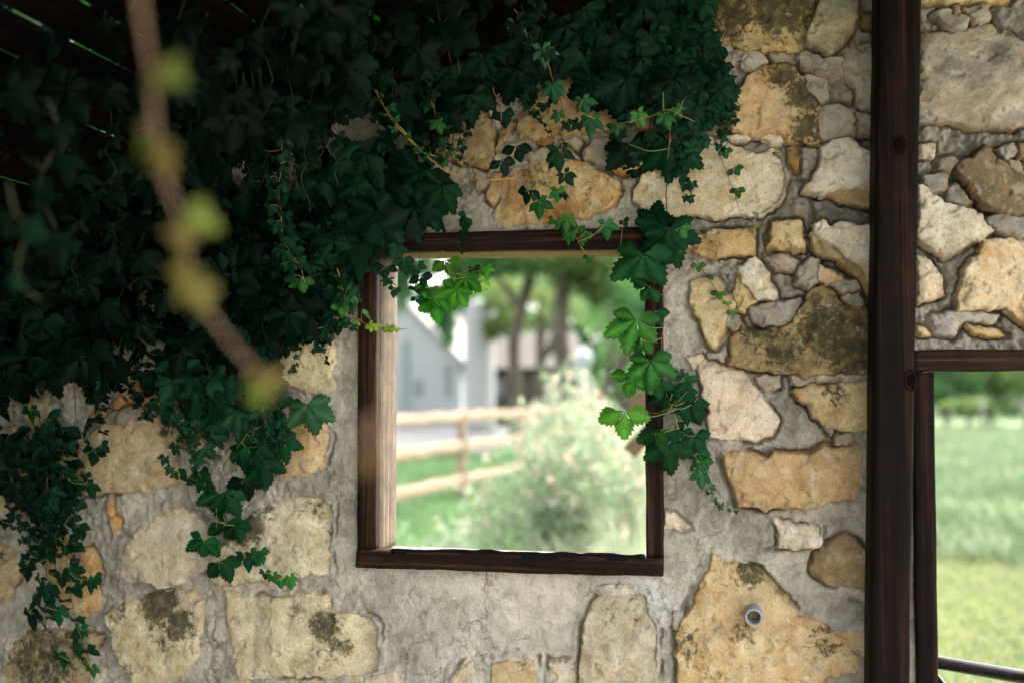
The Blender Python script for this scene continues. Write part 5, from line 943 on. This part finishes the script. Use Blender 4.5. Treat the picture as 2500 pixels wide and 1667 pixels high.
tree('oak_tree', 'thicker brown tree trunk, right of the two trunks centred in the window', 22, [(1402, 1120), (1393, 947), (1374, 874), (1366, 798), (1374, 680), (1360, 560)], .24, .17, [(1420, 620, 0, 1.5, .8), (1500, 690, .5, .9, .9)], 11500, (.09, .18), G2 + G1[:1], [[(1370, 790), (1330, 870), (1310, 830)], [(1374, 700), (1440, 640), (1480, 560)]])
tree('oak_tree', 'slim dark tree leaning near the right edge of the window view', 20, [(1462, 1080), (1478, 960), (1510, 900), (1560, 850), (1640, 790)], .13, .09, [(1600, 700, 0, 1.1, .8), (1560, 760, .6, .7, .5)], 2800, (.07, .15), G1, [[(1478, 960), (1490, 880), (1496, 820), (1490, 740)]])
tree('oak_tree', 'pale green tree whose hanging foliage covers the house gable', 25, [(930, 1120), (928, 900), (935, 700), (950, 560)], .2, .12, [(1010, 590, 0, 1.6, .5), (1020, 650, 1, .8, .4), (1085, 790, 0, .35, .6), (1075, 745, .3, .6, .35), (985, 680, .5, .35, .9), (1130, 690, .3, .7, .4)], 9500, (.09, .18), [(.10, .22, .11), (.07, .16, .08)], [[(940, 650), (1020, 640), (1080, 700), (1098, 800)]])
tree('ash_tree', 'olive tree farther back, filling the gap between the two centre trunks', 31, [(1330, 1070), (1320, 900), (1325, 700)], .2, .15, [(1330, 730, 0, 2.2, 1.0), (1240, 720, 1, 1.2, .7), (1210, 800, 1, .5, .4)], 3800, (.12, .24), G2)
tree('ash_tree', 'bright green tree farther back, right of the white water tank', 33, [(1520, 1070), (1515, 900), (1520, 750)], .2, .15, [(1500, 780, 0, 1.6, 1.3), (1560, 900, 0, 1.3, 1.2), (1480, 900, 1, .5, .9)], 3600, (.12, .24), [(.13, .24, .10), (.10, .20, .08)])
tree('ash_tree', 'hazy green tree behind the house gable and the silo', 46, [(1090, 1040), (1085, 900), (1090, 800)], .25, .2, [(1080, 790, 0, 2.6, 1.6), (1115, 880, 0, 1.3, 1.1), (1190, 700, 0, 2.4, 1.5), (1000, 760, 0, 1.2, 1.0)], 11000, (.18, .36), [(.09, .18, .10), (.12, .21, .12)])
# bushes and woods seen through the doorway
def bush(label, px, py, Y, rx_, rz_, n, ls, tints, grp='bushes along the far edge of the meadow'):
    c = at(px, py, Y); T = empty('bush', (c.x, Y, 0), label, 'bush', grp); lb = LB(); pts = crown_pts(c, (rx_, rx_ * .8, rz_), n, 30); it = iter(pts); cloud(lb, n, lambda: next(it), ls, tints); lb.build('foliage', M_TREELEAF, T)
    mb = MB(); mb.tube([(c.x, Y, -.05), (c.x + .1, Y, c.z * .5 + .2), (c.x, Y, c.z)], [.09, .07, .03], 7); mb.build('stem', M_BARK, T)
GD = [(.05, .12, .05), (.035, .09, .035), (.075, .15, .05)]
bush('dark green bush at the meadow edge, just right of the door jamb', 2310, 935, 42, 1.9, 1.4, 3600, (.14, .28), GD)
bush('mid green bush at the meadow edge, between the dark one and the olive one', 2415, 925, 44, 1.8, 1.5, 3600, (.14, .28), GD + [(.10, .16, .075)])
bush('olive bush at the meadow edge beside the frame edge', 2510, 920, 43, 1.8, 1.5, 2600, (.14, .28), [(.09, .14, .045), (.12, .18, .07)])
bush('yellow-green scrub low under the door header', 2360, 985, 40, .9, .25, 600, (.10, .2), [(.16, .22, .06), (.12, .2, .07)])
lb = LB(); cloud(lb, 30000, lambda: (random.uniform(-70, 70), random.uniform(62, 74), (random.random() ** .8) * (9 + 3 * sin(random.uniform(-70, 70) * .0))), (.6, 1.3), [(.05, .10, .05), (.075, .13, .065), (.035, .08, .04)])
o = lb.build('far_woods', M_TREELEAF); tag(o, 'far wood of leafy trees closing the view behind the meadow', 'woodland', kind='stuff')
# wire fence across the meadow
wa, wb = onz(2300, 1045), onz(2495, 1062); WF = empty('wire_fence', (wa.x, wa.y, 0), 'grey post and rail wire fence across the far meadow', 'fence'); wd = (wb - wa); wd.z = 0; L = wd.length; wdn = wd.normalized()
for k in range(-2, 6):
    c = wa + wdn * L * .5 * k + wdn * .3; mb = MB(); mb.tube([c + Vector((0, 0, z)) for z in (0, .7, 1.35)], [.07, .065, .06], 8, (.15, .14, .13)); mb.build('post', M_STEM, WF)
for z in (.5, .9, 1.28): mb = MB(); mb.tube([wa - wdn * 6 + Vector((0, 0, z)), wa + wdn * 12 + Vector((0, 0, z))], .012 if z > 1.2 else .006, 5, (.20, .19, .18)); mb.build('wire', M_STEM, WF)
# flowering bush behind the sill
RB = empty('flowering_bush', tuple(onz(1400, 1420)), 'large loose pale green bush dotted with peach flowers right behind the window', 'bush')
lb = LB(); fl_ = LB(); Yb = RB.location.y; sm_ = MB()
for k in range(230):
    a = random.uniform(0, 2 * pi); t = random.random(); top_px = 1420 + random.gauss(0, 165); hgt = 1.90 * (1 - min(1, abs(top_px - 1390) / 380) ** 1.1) * random.uniform(.35, 1.0)
    tx_ = at(top_px, 1000, Yb).x; ty = Yb + random.gauss(0, .35); b = Vector((RB.location.x + (tx_ - RB.location.x) * .8, Yb + random.gauss(0, .15), 0)); tp = Vector((tx_, ty, max(.3, hgt)))
    pth = smooth_path([b, (b + tp) / 2 + Vector((random.gauss(0, .06), random.gauss(0, .06), .1)), tp], .08, .004); sm_.tube(pth, .004, 4, (.30, .34, .24))
    for q in pth[3:]:
        for _ in range(3):
            r_ = .085; pp = (q.x + random.gauss(0, r_), q.y + random.gauss(0, r_), max(.03, q.z + random.gauss(0, r_))); cloud(lb, 1, lambda: pp, (.035, .075), [(.20, .26, .18), (.25, .30, .23), (.14, .21, .13), (.30, .33, .28)])
    if random.random() < .45:
        for j in range(random.choice((1, 2, 3))):
            c = tp + Vector((random.gauss(0, .05), random.gauss(0, .05), random.gauss(-.05, .1)))
            for _ in range(9):
                pp = (c.x + random.gauss(0, .02), c.y + random.gauss(0, .02), c.z + random.gauss(0, .02)); cloud(fl_, 1, lambda: pp, (.03, .06), [(.50, .33, .24), (.52, .40, .31), (.5, .44, .37)])
lb.build('foliage', M_TREELEAF, RB); fl_.build('blossoms', M_PETAL, RB); sm_.build('stems', M_STEM, RB)
# pale ornamental grass tuft and weeds under the sill
def tuft(name, label, cat, px, py, Y, n, h, spr, tints):
    c = at(px, py, Y); T = empty(name, (c.x, Y, 0), label, cat, 'weeds growing behind the sill'); lb = LB()
    for _ in range(n):
        a = random.uniform(0, 2 * pi); l = random.uniform(.6, 1.1) * h; o = Vector((cos(a), sin(a) * .7, 0)); b = Vector((c.x + random.gauss(0, spr * .3), Y + random.gauss(0, spr * .3), 0)); w_ = .006; V = []
        sd2 = Vector((-o.y, o.x, 0)) * w_
        for t in (0, .4, .75, 1): q = b + o * (spr * t * t * random.uniform(.6, 1)) + Vector((0, 0, l * (t - .25 * t ** 3))); V += [q - sd2 * (1 - t), q + sd2 * (1 - t)]
        F = [(0, 1, 3), (0, 3, 2), (2, 3, 5), (2, 5, 4), (4, 5, 7), (4, 7, 6)]; lb.add(np.array([tuple(v) for v in V]), np.array(F), np.tile(np.array(random.choice(tints)), (8, 1)))
    lb.build('blades', M_GRASSBLADE, T)
tuft('grass_clump', 'pale arching ornamental grass clump behind the right half of the sill', 'grass clump', 1440, 1330, 3.4, 260, 1.02, .45, [(.28, .31, .21), (.34, .35, .26), (.17, .23, .11)])
tuft('grass_clump', 'pale seed-headed grass clump by the right window board', 'grass clump', 1545, 1270, 4.2, 220, 1.15, .4, [(.28, .31, .21), (.36, .37, .28)])
tuft('weed_clump', 'yellow-green weed tips poking up behind the left part of the sill', 'weed', 1010, 1340, 2.2, 160, .95, .22, [(.38, .46, .16), (.5, .55, .25)])
tuft('weed_clump', 'yellow-green weed tips poking up behind the sill, below the fence post', 'weed', 1130, 1345, 2.4, 160, .93, .22, [(.38, .46, .16), (.5, .55, .25)])
# meadow grass blades
def blades(name, label, n, rr, ang, h0, h1, tints, wf=.004):
    r = RS.uniform(rr[0], rr[1], n); a = np.radians(RS.uniform(ang[0], ang[1], n)); x = CAM.x + r * np.sin(a); y = CAM.y + r * np.cos(a)
    ok = y > .6; x, y, r = x[ok], y[ok], r[ok]; n = len(x); cl = fbm(x, y, .5, 3, 400); h = RS.uniform(h0, h1, n) * (1 + .9 * cl)
    th = RS.uniform(0, 2 * np.pi, n); lean = h * RS.uniform(.1, .5, n); wd = (wf + r * .0005); d = RS.uniform(0, 2 * np.pi, n)
    V = np.zeros((n, 4, 3)); V[:, 0] = np.stack([x - wd * np.cos(th), y - wd * np.sin(th), 0 * x - .01], -1); V[:, 1] = np.stack([x + wd * np.cos(th), y + wd * np.sin(th), 0 * x - .01], -1)
    V[:, 2] = np.stack([x + lean * .4 * np.cos(d), y + lean * .4 * np.sin(d), h * .65], -1) + (V[:, 1] - V[:, 0]) * .4; V[:, 3] = np.stack([x + lean * np.cos(d), y + lean * np.sin(d), h], -1)
    b = np.arange(n) * 4; F = np.concatenate([np.stack([b, b + 1, b + 2], -1), np.stack([b, b + 2, b + 3], -1)])
    tt = np.array(tints)[RS.randint(0, len(tints), n)] * (1 + .5 * cl)[:, None]; T = np.repeat(tt[:, None], 4, 1) * np.array([.8, .8, 1, 1.15])[None, :, None]
    o = mesh_np(name, V.reshape(-1, 3), F, M_GRASSBLADE, tint=T.reshape(-1, 3), smooth=False); tag(o, label, 'grass', kind='stuff')
GB = [(.115, .165, .095), (.155, .195, .13), (.085, .135, .07), (.20, .22, .17)]
blades('tall_grass', 'tall pale green meadow grass beyond the mown strip', 90000, (10.0, 42), (2, 50), .10, .28, GB)
blades('short_grass', 'short mown grass near the doorway', 60000, (4.4, 10.6), (2, 50), .03, .07, [(.15, .185, .085), (.19, .21, .11), (.24, .23, .14)])
blades('lawn_grass', 'lawn grass seen through the window under the fence', 70000, (4.4, 24), (-40, 2), .05, .16, [(.11, .19, .09), (.15, .22, .12), (.08, .16, .065)])
